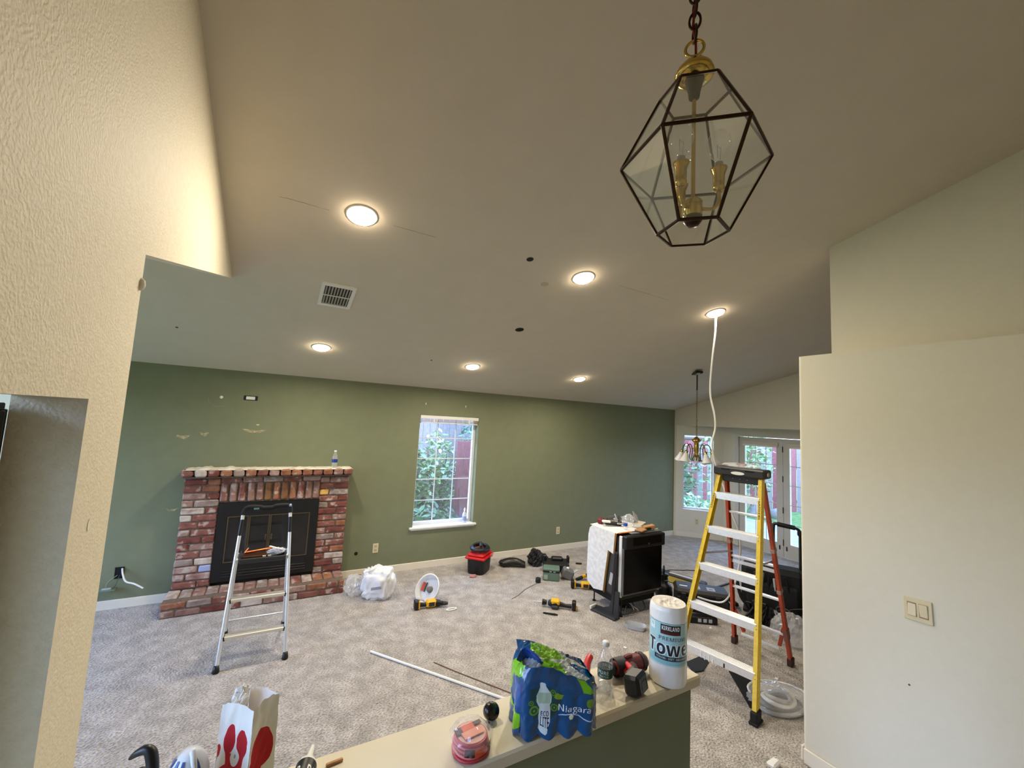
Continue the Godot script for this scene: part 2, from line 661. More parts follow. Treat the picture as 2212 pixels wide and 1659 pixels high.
	struct_bar("baseboard_right", V(3.062, 0.045, -1.455), V(3.60, 0.045, -1.455), M.trim)
	# half wall with its cap
	st = mb()
	box(st, V(0.555, 0.48, -1.157), V(1.79, 1.16, 0.18), 0.002)
	struct("wall_half", st, M.green)
	st = mb()
	box(st, V(0.560, 1.08, -1.158), V(1.852, 0.04, 0.214), 0.006)
	struct("trim_1", st, M.cap)


func struct_bar(called: String, a: Vector3, b: Vector3, m: Material) -> void:
	var st := mb()
	bar(st, a, b, V(0, 1, 0), 0.09, 0.014, 0.004)
	struct(called, st, m)


# ---------------------------------------------------------------- back window
func window_back() -> void:
	var w := Node3D.new()
	w.name = "window_1"
	w.set_meta("kind", "structure")
	add(w)
	w.position = V(1.722, 0.545, BACK)
	var W := 0.89
	var H := 1.517
	var st := mb()
	slab(st, 0, W, 0, H, 0.05, [[0.035, W - 0.035, 0.04, H - 0.035]], Transform3D(Basis(), V(0, 0, -0.15)))
	obj("window_frame", st, M.vinyl, w)
	var cw := (W - 0.07) / 3
	var ch := (H - 0.075) / 5
	for i in 3:
		for j in 5:
			piece("pane", V(0.035 + cw * (i + 0.5), 0.04 + ch * (j + 0.5), -0.125), V(cw, ch, 0.004), M.pane, w, 0.0)
	for i in 2:
		piece("muntin", V(0.035 + cw * (i + 1), H / 2, -0.119), V(0.013, H - 0.07, 0.008), M.vinyl, w, 0.002)
	for j in 4:
		piece("muntin", V(W / 2, 0.04 + ch * (j + 1), -0.118), V(W - 0.07, 0.013, 0.008), M.vinyl, w, 0.002)
	piece("window_sill", V(W / 2, -0.014, -0.04), V(W + 0.09, 0.028, 0.15), M.white, w, 0.006)
	piece("sill_apron", V(W / 2, -0.035, 0.008), V(W + 0.05, 0.02, 0.014), M.white, w, 0.003)
	# raised blind
	var b := thing("window_blind", "white horizontal blind pulled up to the top of the back window", "blind", V(1.722, 2.607 - 0.545, BACK))
	piece("headrail", V(W / 2, -0.028, -0.018), V(W - 0.01, 0.046, 0.055), M.white, b, 0.004)
	var slat := plain(Color(0.66, 0.60, 0.52), 0.5)
	for k in 9:
		piece("slat", V(W / 2, -0.056 - 0.0048 * k, -0.02), V(W - 0.03, 0.0028, 0.045), slat, b, 0.0)
	piece("bottom_rail", V(W / 2, -0.106, -0.02), V(W - 0.03, 0.013, 0.05), M.white, b, 0.003)
	for x in [0.20, 0.74]:
		piece("cord_clip", V(x, -0.075, 0.008), V(0.018, 0.05, 0.006), M.white, b, 0.002)
	# bottle on the sill
	var s := thing("spray_bottle", "pale plastic bottle standing on the back window sill at its right end", "bottle", V(2.50, 0.547, BACK - 0.055))
	turned("body", [Vector2(0.0, 0.0), Vector2(0.030, 0.0), Vector2(0.033, 0.01), Vector2(0.033, 0.09), Vector2(0.026, 0.125), Vector2(0.012, 0.145), Vector2(0.012, 0.16)], plain(Color(0.80, 0.82, 0.88), 0.3), s)
	turned("cap", [Vector2(0.0135, 0.155), Vector2(0.0135, 0.185), Vector2(0.007, 0.195), Vector2(0.006, 0.205), Vector2(0, 0.206)], M.white, s, 16)
	turned("label", [Vector2(0.0336, 0.025), Vector2(0.0336, 0.085)], plain(Color(0.55, 0.62, 0.80), 0.5), s)


# ---------------------------------------------------------------- dining nook
func nook() -> void:
	var s2 := sqrt(0.5)
	# 45 degree facet: x along the wall, z outwards
	var fx := Transform3D(Basis(V(s2, 0, s2), V(0, 1, 0), V(-s2, 0, s2)), V(GABLE, 0, -5.50))
	var st := mb()
	slab(st, 0, 0.849, -0.1, 2.16, -0.12, [[0.125, 0.675, 0.52, 1.975]], fx)
	struct("wall_nook", st, M.cream_smooth)
	st = mb()
	slab(st, -4.90, -2.90, -0.1, 2.16, 0.12, [[-4.65, -3.03, -0.1, 2.0]], Transform3D(Basis(V(0, 0, 1), V(0, 1, 0), V(1, 0, 0)), V(7.55, 0, 0)))
	struct("wall_nook", st, M.cream_smooth)
	st = mb()
	slab(st, 0, 0.849, -0.1, 2.16, -0.12, [], Transform3D(Basis(V(-s2, 0, s2), V(0, 1, 0), V(-s2, 0, -s2)), V(7.55, 0, -2.90)))
	struct("wall_nook", st, M.cream_smooth)
	st = mb()
	prism(st, [Vector2(7.0, -5.6), Vector2(7.75, -5.0), Vector2(7.75, -2.8), Vector2(7.0, -2.2)], 0.10, Transform3D(Basis(V(1, 0, 0), V(0, 0, -1), V(0, 1, 0)).scaled(V(1, 1, -1)), V(0, 2.14, 0)))
	struct("ceiling_nook", st, M.ceiling)
	# window
	var w := Node3D.new()
	w.name = "window_2"
	w.set_meta("kind", "structure")
	add(w)
	w.transform = fx * Transform3D(Basis(), V(0.125, 0.52, 0))
	var W := 0.55
	var H := 1.455
	st = mb()
	slab(st, 0, W, 0, H, 0.05, [[0.03, W - 0.03, 0.03, H - 0.03]], Transform3D(Basis(), V(0, 0, -0.12)))
	obj("window_frame", st, M.vinyl, w)
	for i in 2:
		for j in 4:
			piece("pane", V(0.03 + 0.245 * (i + 0.5), 0.03 + 0.349 * (j + 0.5), -0.095), V(0.245, 0.349, 0.004), M.pane, w, 0.0)
	piece("muntin", V(W / 2, H / 2, -0.09), V(0.012, H - 0.06, 0.006), M.vinyl, w, 0.002)
	for j in 3:
		piece("muntin", V(W / 2, 0.03 + 0.349 * (j + 1), -0.089), V(W - 0.06, 0.012, 0.006), M.vinyl, w, 0.002)
	piece("window_sill", V(W / 2, -0.008, -0.035), V(W, 0.018, 0.09), M.white, w, 0.004)
	# french doors
	st = mb()
	slab(st, -4.66, -3.02, 0, 2.03, 0.10, [[-4.60, -3.08, 0, 1.985]], Transform3D(Basis(V(0, 0, 1), V(0, 1, 0), V(1, 0, 0)), V(7.535, 0, 0)))
	struct("trim_2", st, M.door_white)
	for leaf in 2:
		var d := Node3D.new()
		d.name = "door_%d" % (leaf + 1)
		d.set_meta("kind", "structure")
		add(d)
		d.transform = Transform3D(Basis(V(0, 0, 1), V(0, 1, 0), V(-1, 0, 0)), V(7.60, 0, -4.60 + 0.76 * leaf))
		st = mb()
		slab(st, 0.004, 0.756, 0.01, 1.98, 0.045, [[0.105, 0.655, 0.235, 1.845]], Transform3D(Basis(), V(0, 0, -0.022)))
		obj("door_panel", st, M.door_white, d)
		for i in 3:
			for j in 5:
				piece("pane", V(0.105 + 0.1833 * (i + 0.5), 0.235 + 0.322 * (j + 0.5), 0), V(0.1833, 0.322, 0.006), M.pane, d, 0.0)
		for i in 2:
			piece("muntin", V(0.105 + 0.1833 * (i + 1), 1.04, 0.006), V(0.012, 1.61, 0.006), M.door_white, d, 0.002)
		for j in 4:
			piece("muntin", V(0.38, 0.235 + 0.322 * (j + 1), 0.007), V(0.55, 0.012, 0.006), M.door_white, d, 0.002)
		for y in [0.25, 0.78, 1.30, 1.80]:
			if leaf == 0:
				turned("hinge", [Vector2(0, -0.05), Vector2(0.008, -0.05), Vector2(0.008, 0.05), Vector2(0, 0.05)], M.black, d, 10, Transform3D(Basis(), V(0.758, y, 0.026)), true)
		var lab := "off-white shade rolled up at the top of the left french door"
		if leaf == 1:
			lab = "off-white shade rolled up on the right french door beside the wall edge"
		var sh := thing("door_shade", lab, "window shade", d.position + V(-0.035, 1.865, 0))
		piece("headrail", V(0, 0.02, 0.38), V(0.035, 0.055, 0.63), M.door_white, sh, 0.006)
		rod("roll", [V(-0.004, -0.022, 0.08), V(-0.004, -0.022, 0.68)], 0.020, M.trim, sh, 12)
		if leaf == 0:
			piece("latch", V(0.70, 0.16, 0.03), V(0.018, 0.07, 0.012), M.black, d, 0.003)
		else:
			piece("latch", V(0.05, 0.16, 0.03), V(0.018, 0.07, 0.012), M.black, d, 0.003)
	struct_bar("baseboard_nook", V(GABLE, 0.04, -5.49), V(7.545, 0.04, -4.895), M.trim)
	outlet(fx * V(0.383, 0.30, 0.001), fx.basis, "almond wall outlet under the tall window of the dining nook")


# ---------------------------------------------------------------- door on the left
func entry_door() -> void:
	var d := Node3D.new()
	d.name = "door_3"
	d.set_meta("kind", "structure")
	add(d)
	# glazed leaf in the doorway, on the outside of the wall
	d.transform = Transform3D(Basis(V(0, 0, 1), V(0, 1, 0), V(-1, 0, 0)), V(-0.51, 0, -1.262))
	var leaf := plain(Color(0.07, 0.08, 0.09), 0.5)
	var st := mb()
	slab(st, 0.022, 0.87, 0.01, 1.985, 0.04, [[0.052, 0.80, 0.12, 1.93]], Transform3D(Basis(), V(0, 0, -0.03)))
	obj("door_frame", st, leaf, d)
	piece("pane", V(0.426, 1.025, -0.01), V(0.748, 1.81, 0.006), M.pane, d, 0.0)
	piece("weather_strip", V(0.003, 1.0, 0.0), V(0.010, 1.98, 0.05), M.black, d, 0.002)
	piece("door_edge", V(0.0145, 1.0, -0.004), V(0.010, 1.975, 0.045), M.grey, d, 0.002)
	piece("head_strip", V(0.44, 1.996, 0.0), V(0.86, 0.014, 0.05), M.dark_grey, d, 0.002)


# ---------------------------------------------------------------- outside
func leaves(called: String, n: int, at: Callable, size: float, cols: Array, parent: Node, sd: int) -> void:
	var st := mb()
	var s := [V(0, 0, 0), V(0.26, 0.05, 0.32), V(0.20, 0.03, 0.72), V(0, 0, 1.0), V(-0.20, 0.03, 0.72), V(-0.26, 0.05, 0.32), V(0, -0.04, 0.5)]
	st.set_smooth_group(1)
	for k in 6:
		st.add_vertex(s[k]); st.add_vertex(s[(k + 1) % 6]); st.add_vertex(s[6])
	st.generate_normals()
	var m := plain(Color.WHITE, 0.45)
	m.vertex_color_use_as_albedo = true
	m.backlight_enabled = true
	m.backlight = Color(0.4, 0.5, 0.25)
	var mm := MultiMesh.new()
	mm.transform_format = MultiMesh.TRANSFORM_3D
	mm.use_colors = true
	mm.mesh = st.commit()
	mm.instance_count = n
	var r := RandomNumberGenerator.new()
	r.seed = sd
	for i in n:
		var p: Vector3 = at.call(r)
		var b := Basis.from_euler(V(r.randf_range(-0.7, 0.9), r.randf_range(0, TAU), r.randf_range(-0.6, 0.6))).scaled(Vector3.ONE * size * r.randf_range(0.6, 1.25))
		mm.set_instance_transform(i, Transform3D(b, p))
		var c: Color = cols[r.randi() % cols.size()]
		mm.set_instance_color(i, c * r.randf_range(0.75, 1.2))
	var o := MultiMeshInstance3D.new()
	o.name = called
	o.multimesh = mm
	o.material_override = m
	o.set_meta("kind", "stuff")
	parent.add_child(o, true)


func shrub(label: String, base: Vector3, rad: Vector3, n: int, size: float, cols: Array, sd: int) -> void:
	var t := thing("shrub", label, "shrub", base)
	leaves("foliage", n, func(r: RandomNumberGenerator) -> Vector3:
		var d := V(r.randfn(), r.randfn(), r.randfn()).normalized() * pow(r.randf(), 0.4)
		return V(d.x * rad.x, rad.y * (1.0 + d.y), d.z * rad.z), size, cols, t, sd)
	for k in 5:
		var st := mb()
		var e := V(cos(k * 2.3) * rad.x * 0.5, rad.y * (1.1 + 0.12 * k), sin(k * 2.3) * rad.z * 0.5)
		tube(st, smooth_path([V(0.04 * cos(k * 2.3), 0, 0.04 * sin(k * 2.3)), e * V(0.4, 0.45, 0.4), e], 4), 0.014, 5)
		obj("stem", st, M.bark, t)


func fence(label: String, a: Vector3, b: Vector3, h: float, mats: Array, w := 0.14) -> void:
	var t := thing("board_fence", label, "fence", a)
	var n := int(a.distance_to(b) / w)
	var d := (b - a).normalized()
	for i in n:
		var st := mb()
		box(st, d * w * (i + 0.5) + V(0, h / 2 + rng.randf_range(-0.02, 0.0), 0), V(w - 0.008, h, 0.02), 0.003, Basis(d, V(0, 1, 0), d.cross(V(0, 1, 0))))
		obj("board", st, mats[rng.randi() % mats.size()], t)
	for y in [0.3, h - 0.35]:
		var r := mb()
		bar(r, V(0, y, 0) + d.cross(V(0, 1, 0)) * -0.03, (b - a) + V(0, y, 0) + d.cross(V(0, 1, 0)) * -0.03, V(0, 1, 0), 0.08, 0.035)
		obj("rail", r, mats[0], t)


func outdoors() -> void:
	M.bark = noisy([[0.0, Color(0.30, 0.25, 0.21)], [1.0, Color(0.48, 0.43, 0.38)]], 0.03, 4.0, 0.9, 3, 128, 60)
	var grey_a := noisy([[0.0, Color(0.44, 0.41, 0.40)], [1.0, Color(0.54, 0.51, 0.50)]], 0.02, 2.0, 0.9, 3, 256, 61)
	var grey_b := noisy([[0.0, Color(0.50, 0.46, 0.45)], [1.0, Color(0.60, 0.55, 0.55)]], 0.02, 2.0, 0.9, 3, 256, 62)
	var red_a := noisy([[0.0, Color(0.44, 0.22, 0.24)], [1.0, Color(0.58, 0.30, 0.32)]], 0.02, 2.0, 0.9, 3, 256, 63)
	var red_b := noisy([[0.0, Color(0.52, 0.30, 0.30)], [1.0, Color(0.64, 0.38, 0.38)]], 0.02, 2.0, 0.9, 3, 256, 64)
	var gy := -0.16
	var st := mb()
	box(st, V(6, gy - 0.05, -8), V(50, 0.1, 50), 0.0)
	struct("ground", st, noisy([[0.0, Color(0.22, 0.34, 0.16)], [0.6, Color(0.34, 0.50, 0.24)], [1.0, Color(0.42, 0.58, 0.32)]], 0.03, 0.8, 0.95, 4, 256, 65, true))
	# bed of bare soil behind the back wall
	st = mb()
	box(st, V(2.4, gy - 0.005, -7.5), V(5.0, 0.06, 3.6), 0.02)
	struct("planting_bed", st, noisy([[0.0, Color(0.16, 0.12, 0.10)], [1.0, Color(0.27, 0.21, 0.18)]], 0.04, 1.5, 0.95, 4, 256, 66))
	# patio slab by the french doors
	st = mb()
	box(st, V(9.2, gy + 0.02, -3.9), V(2.9, 0.10, 4.8), 0.01)
	struct("patio", st, noisy([[0.0, Color(0.50, 0.49, 0.48)], [1.0, Color(0.62, 0.61, 0.60)]], 0.02, 0.8, 0.8, 3, 256, 67))
	# cover over the patio
	st = mb()
	box(st, V(9.05, 2.50, -3.9), V(2.7, 0.12, 4.6), 0.01)
	struct("patio_roof", st, M.trim)
	fence("weathered grey board fence behind the leaves outside the back window", V(0.5, gy, -8.6), V(4.0, gy, -8.6), 2.75, [grey_a, grey_b], 0.15)
	fence("reddish board fence at the right side outside the back window", V(3.10, gy, -7.5), V(4.3, gy, -7.2), 1.78, [red_a, red_b], 0.14)
	var green_hi := [Color(0.12, 0.24, 0.07), Color(0.20, 0.36, 0.12), Color(0.28, 0.44, 0.20), Color(0.38, 0.52, 0.30)]
	var green_lo := [Color(0.04, 0.10, 0.04), Color(0.07, 0.15, 0.05), Color(0.11, 0.22, 0.09), Color(0.16, 0.30, 0.16)]
	var green_blue := [Color(0.07, 0.20, 0.14), Color(0.12, 0.30, 0.20), Color(0.18, 0.38, 0.27)]
	shrub("tall light green shrub left outside the back window, in front of the grey fence", V(2.1, gy, -7.3), V(0.48, 0.92, 0.42), 1000, 0.15, green_hi + green_lo, 71)
	shrub("broad light green shrub in the middle outside the back window", V(2.86, gy, -7.95), V(0.42, 0.98, 0.38), 1000, 0.12, green_hi, 72)
	shrub("low dark shrub with long leaves at the foot of the back window", V(2.35, gy, -6.6), V(0.62, 0.36, 0.35), 420, 0.19, green_lo, 73)
	shrub("blue green leafy branch above the reddish fence, top right of the back window", V(3.88, gy, -8.1), V(0.50, 1.30, 0.32), 1500, 0.11, green_blue, 74)
	# yard behind the dining nook
	fence("reddish board fence along the yard behind the dining nook", V(11.5, gy, -10.5), V(15.5, gy, -2.2), 1.9, [red_a, red_b, grey_b], 0.15)
	var k := 75
	for s in [[V(9.2, gy, -7.6), V(0.9, 0.95, 0.8), "leafy shrub behind the tall nook window, nearest its glass", green_lo], [V(10.6, gy, -9.1), V(1.0, 1.5, 0.8), "tall pale green shrub behind the tall nook window", green_hi], [V(11.2, gy, -6.9), V(1.0, 1.5, 0.9), "tall green shrub seen through the left french door", green_hi], [V(12.4, gy, -4.4), V(0.8, 1.2, 0.9), "far green shrub by the yard fence seen through the french doors", green_lo + green_hi]]:
		shrub(s[2], s[0], s[1], 1300, 0.16, s[3], k)
		k += 1
	shrub("low silvery plant under the tall nook window", V(8.35, gy, -6.2), V(0.5, 0.40, 0.4), 500, 0.10, [Color(0.35, 0.48, 0.36), Color(0.22, 0.38, 0.22), Color(0.48, 0.58, 0.48)], 80)
	var stone := noisy([[0.0, Color(0.42, 0.42, 0.44)], [1.0, Color(0.66, 0.65, 0.66)]], 0.03, 2.0, 0.9, 3, 256, 81)
	for i in 7:
		var r := rng.randf_range(0.16, 0.34)
		st = mb()
		lathe(st, [Vector2(0, -r * 0.5), Vector2(r * 0.8, -r * 0.35), Vector2(r, 0.0), Vector2(r * 0.7, r * 0.4), Vector2(0, r * 0.55)], 9, Transform3D(Basis.from_euler(V(rng.randf(), rng.randf() * 6, rng.randf() * 0.6)).scaled(V(1.2, 1, 0.9)), Vector3.ZERO))
		var o := obj("garden_stone", st, stone)
		o.position = V(11.6 + 0.35 * i, gy + r * 0.3, -6.6 + 0.62 * i + rng.randf_range(-0.2, 0.2))
		tag(o, "grey stone in the row along the lawn edge, %s" % ["at its far left end", "second from its left end", "third from its left end", "at its middle", "third from its right end", "second from its right end", "at its right end"][i], "stone", "stones along the lawn")


# ---------------------------------------------------------------- fireplace
func fireplace() -> void:
	var t := thing("fireplace", "old red brick fireplace with a raised hearth and a whitened mantel top", "fireplace", V(0.04, 0, BACK))
	var F := 0.17      # depth of the surround
	var mort := noisy([[0.0, Color(0.36, 0.30, 0.26)], [1.0, Color(0.50, 0.43, 0.37)]], 0.03, 4.0, 0.95, 4, 256, 90)
	var kinds := []
	var tones := [[Color(0.40, 0.23, 0.19), Color(0.52, 0.33, 0.28)], [Color(0.34, 0.17, 0.15), Color(0.47, 0.26, 0.22)], [Color(0.44, 0.31, 0.27), Color(0.58, 0.45, 0.40)], [Color(0.47, 0.28, 0.19), Color(0.60, 0.40, 0.29)], [Color(0.43, 0.36, 0.33), Color(0.58, 0.51, 0.47)], [Color(0.48, 0.34, 0.30), Color(0.66, 0.55, 0.50)]]
	for k in tones.size():
		var c: Array = tones[k]
		# red clay with pale mortar smears
		var pale := Color(0.74, 0.69, 0.64)
		var m := noisy([[0.0, c[0]], [0.50, c[1]], [0.66, c[1]], [0.74, pale.lerp(c[1], 0.35)], [1.0, pale]], 0.011, 2.2, 0.92, 4, 256, 100 + k)
		kinds.append(relief(m, noise_tex([], 0.05, 4, 256, 120), 0.35))
	kinds.append(noisy([[0.0, Color(0.55, 0.42, 0.37)], [0.4, Color(0.72, 0.66, 0.61)], [1.0, Color(0.84, 0.80, 0.76)]], 0.012, 2.2, 0.92, 4, 256, 131))
	var ochre := noisy([[0.0, Color(0.40, 0.27, 0.17)], [1.0, Color(0.58, 0.41, 0.26)]], 0.012, 2.4, 0.9, 4, 256, 133)
	var yellow := plain(Color(0.86, 0.68, 0.36), 0.9)
	var bluish := plain(Color(0.62, 0.66, 0.80), 0.9)
	var pick := func() -> Material:
		var r := rng.randf()
		return kinds[0] if r < 0.24 else kinds[1] if r < 0.42 else kinds[2] if r < 0.60 else kinds[3] if r < 0.70 else kinds[4] if r < 0.82 else kinds[5] if r < 0.92 else kinds[6]
	# mortar cores, a little behind the brick faces
	var st := mb()
	box(st, V(-0.638, 0.72, F / 2 - 0.006), V(0.31, 1.14, F - 0.014), 0.003)
	box(st, V(0.643, 0.72, F / 2 - 0.006), V(0.31, 1.14, F - 0.014), 0.003)
	box(st, V(0.0, 1.15, F / 2 - 0.006), V(1.0, 0.29, F - 0.014), 0.003)
	box(st, V(-0.02, 0.0725, 0.222), V(1.60, 0.143, 0.438), 0.003)
	obj("mortar", st, mort, t)
	# pillars: 15 courses of a stretcher and a half
	for side in 2:
		var x0 := -0.800 if side == 0 else 0.487
		for row in 15:
			var y := 0.195 + row * 0.0738
			var first := 0.195 if (row + side) % 2 == 0 else 0.095
			if row % 5 == 3:
				first = 0.15
			var x := x0
			for part in 2:
				var w := first if part == 0 else 0.313 - first - 0.012
				var m: Material = pick.call()
				if side == 0 and row == 2 and part == 1:
					m = bluish
				if side == 1 and row == 12 and part == 0:
					m = yellow
				st = mb()
				box(st, V(x + w / 2, y, F / 2 + rng.randf_range(-0.002, 0.005)), V(w, 0.062, F), 0.009, Basis(), 0.003)
				obj("brick", st, m, t)
				x += w + 0.012
	# a flat course under the mantel and the upright course over the opening
	for k in 5:
		st = mb()
		box(st, V(-0.39 + 0.195 * k, 1.247, F / 2 + 0.004), V(0.183, 0.056, F), 0.009, Basis(), 0.003)
		obj("brick", st, kinds[[0, 2, 4, 0, 5][k]], t)
	for k in 12:
		st = mb()
		box(st, V(-0.447 + 0.0813 * k, 1.115, F / 2 + 0.012), V(0.062, 0.195, F + rng.randf_range(0, 0.012)), 0.013, Basis(V(0, 0, 1), rng.randf_range(-0.02, 0.02)), 0.003)
		obj("brick", st, ochre if k in [5, 7] else kinds[[0, 2, 0, 2, 2, 3, 3, 3, 3, 0, 2, 2][k]], t)
	# mantel: bricks laid crosswise, on a corbel
	st = mb()
	box(st, V(0.0, 1.284, 0.115), V(1.625, 0.018, 0.225), 0.004)
	obj("mantel_bed", st, mort, t)
	for k in 15:
		st = mb()
		box(st, V(-0.768 + 0.1098 * k, 1.330, 0.145 + rng.randf_range(-0.003, 0.004)), V(0.100, 0.070, 0.275), 0.014, Basis(), 0.003)
		obj("mantel_brick", st, kinds[[0, 6, 1, 3, 4, 3, 0, 5, 3, 3, 3, 0, 3, 2, 0][k]], t)
	# dried white mortar spread over the mantel
	st = mb()
	var nz := FastNoiseLite.new()
	nz.frequency = 6.0
	grid(st, 60, 10, func(u: float, v: float) -> Vector3:
		var e := minf(minf(v, 1.0 - v) * 6.0, minf(u, 1.0 - u) * 40.0)
		return V(-0.815 + 1.635 * u, 1.362 + clampf(e, 0, 1) * (0.009 + 0.007 * nz.get_noise_2d(u * 6, v) + (0.012 if absf(u - 0.115) < 0.02 or absf(u - 0.235) < 0.018 else 0.0)), 0.275 * (1.0 - v) + 0.004))
	obj("mortar_top", st, noisy([[0.0, Color(0.68, 0.62, 0.54)], [0.45, Color(0.84, 0.81, 0.74)], [1.0, Color(0.92, 0.90, 0.86)]], 0.02, 2.0, 0.95, 4, 256, 135), t)
	# hearth: two courses in front, bricks on top
	for row in 2:
		var x := -0.825
		var k := 0
		while x < 0.79:
			var w := minf(0.19 if (k + row) % 3 else 0.11, 0.795 - x)
			if w > 0.03:
				st = mb()
				box(st, V(x + w / 2, 0.036 + 0.073 * row, 0.405 + rng.randf_range(-0.002, 0.004)), V(w, 0.062, 0.09), 0.009, Basis(), 0.003)
				obj("hearth_brick", st, kinds[1] if row == 1 and rng.randf() < 0.45 else pick.call(), t)
			x += w + 0.011
			k += 1
	for k in 15:
		var x := -0.768 + 0.1082 * k
		st = mb()
		box(st, V(x, 0.128, 0.262), V(0.098, 0.056, 0.195), 0.008, Basis(), 0.003)
		obj("hearth_brick", st, kinds[[6, 4, 2, 4, 2, 5, 2, 4, 2, 2, 0, 6, 3, 3, 2][k]], t)
	# insert: black surround, folding glass doors
	var px := -0.0
	st = mb()
	slab(st, -0.480, 0.487, 0.19, 1.005, 0.03, [[-0.395, 0.405, 0.375, 0.865]], Transform3D(Basis(), V(px, 0, F - 0.02)))
	obj("insert_frame", st, M.black, t)
	st = mb()
	box(st, V(0.005, 0.62, 0.02), V(0.84, 0.53, 0.02), 0.0)
	obj("firebox", st, plain(Color(0.06, 0.055, 0.05), 0.9), t)
	for y in [0.235, 0.262, 0.289]:
		piece("louvre", V(0.0, y, F + 0.012), V(0.80, 0.010, 0.008), M.black, t, 0.002)
	var edge := plain(Color(0.40, 0.35, 0.27), 0.35, 0.8)
	for k in 4:
		var w := 0.196
		var x := -0.392 + 0.2 * k
		var d := obj("glass_door", _frame_st(x, 0.378, w, 0.484, 0.012, 0.014, F - 0.006), edge, t)
		piece("pane", V(x + w / 2, 0.62, F - 0.004), V(w - 0.02, 0.465, 0.004), glass(Color(0.10, 0.10, 0.10), 0.72, 0.05), d, 0.0)
		if k in [1, 2]:
			piece("door_handle", V(x + (0.170 if k == 1 else 0.026), 0.62, F + 0.016), V(0.012, 0.06, 0.012), edge, d, 0.003)
	# logs and grate seen faintly through the glass
	for k in 2:
		rod("log", [V(-0.2, 0.42 + 0.07 * k, 0.08), V(0.22, 0.43 + 0.06 * k, 0.07)], 0.035, M.bark, t, 10)


func _frame_st(x: float, y: float, w: float, h: float, e: float, d: float, z: float) -> SurfaceTool:
	var st := mb()
	slab(st, x, x + w, y, y + h, d, [[x + e, x + w - e, y + e, y + h - e]], Transform3D(Basis(), V(0, 0, z)))
	return st


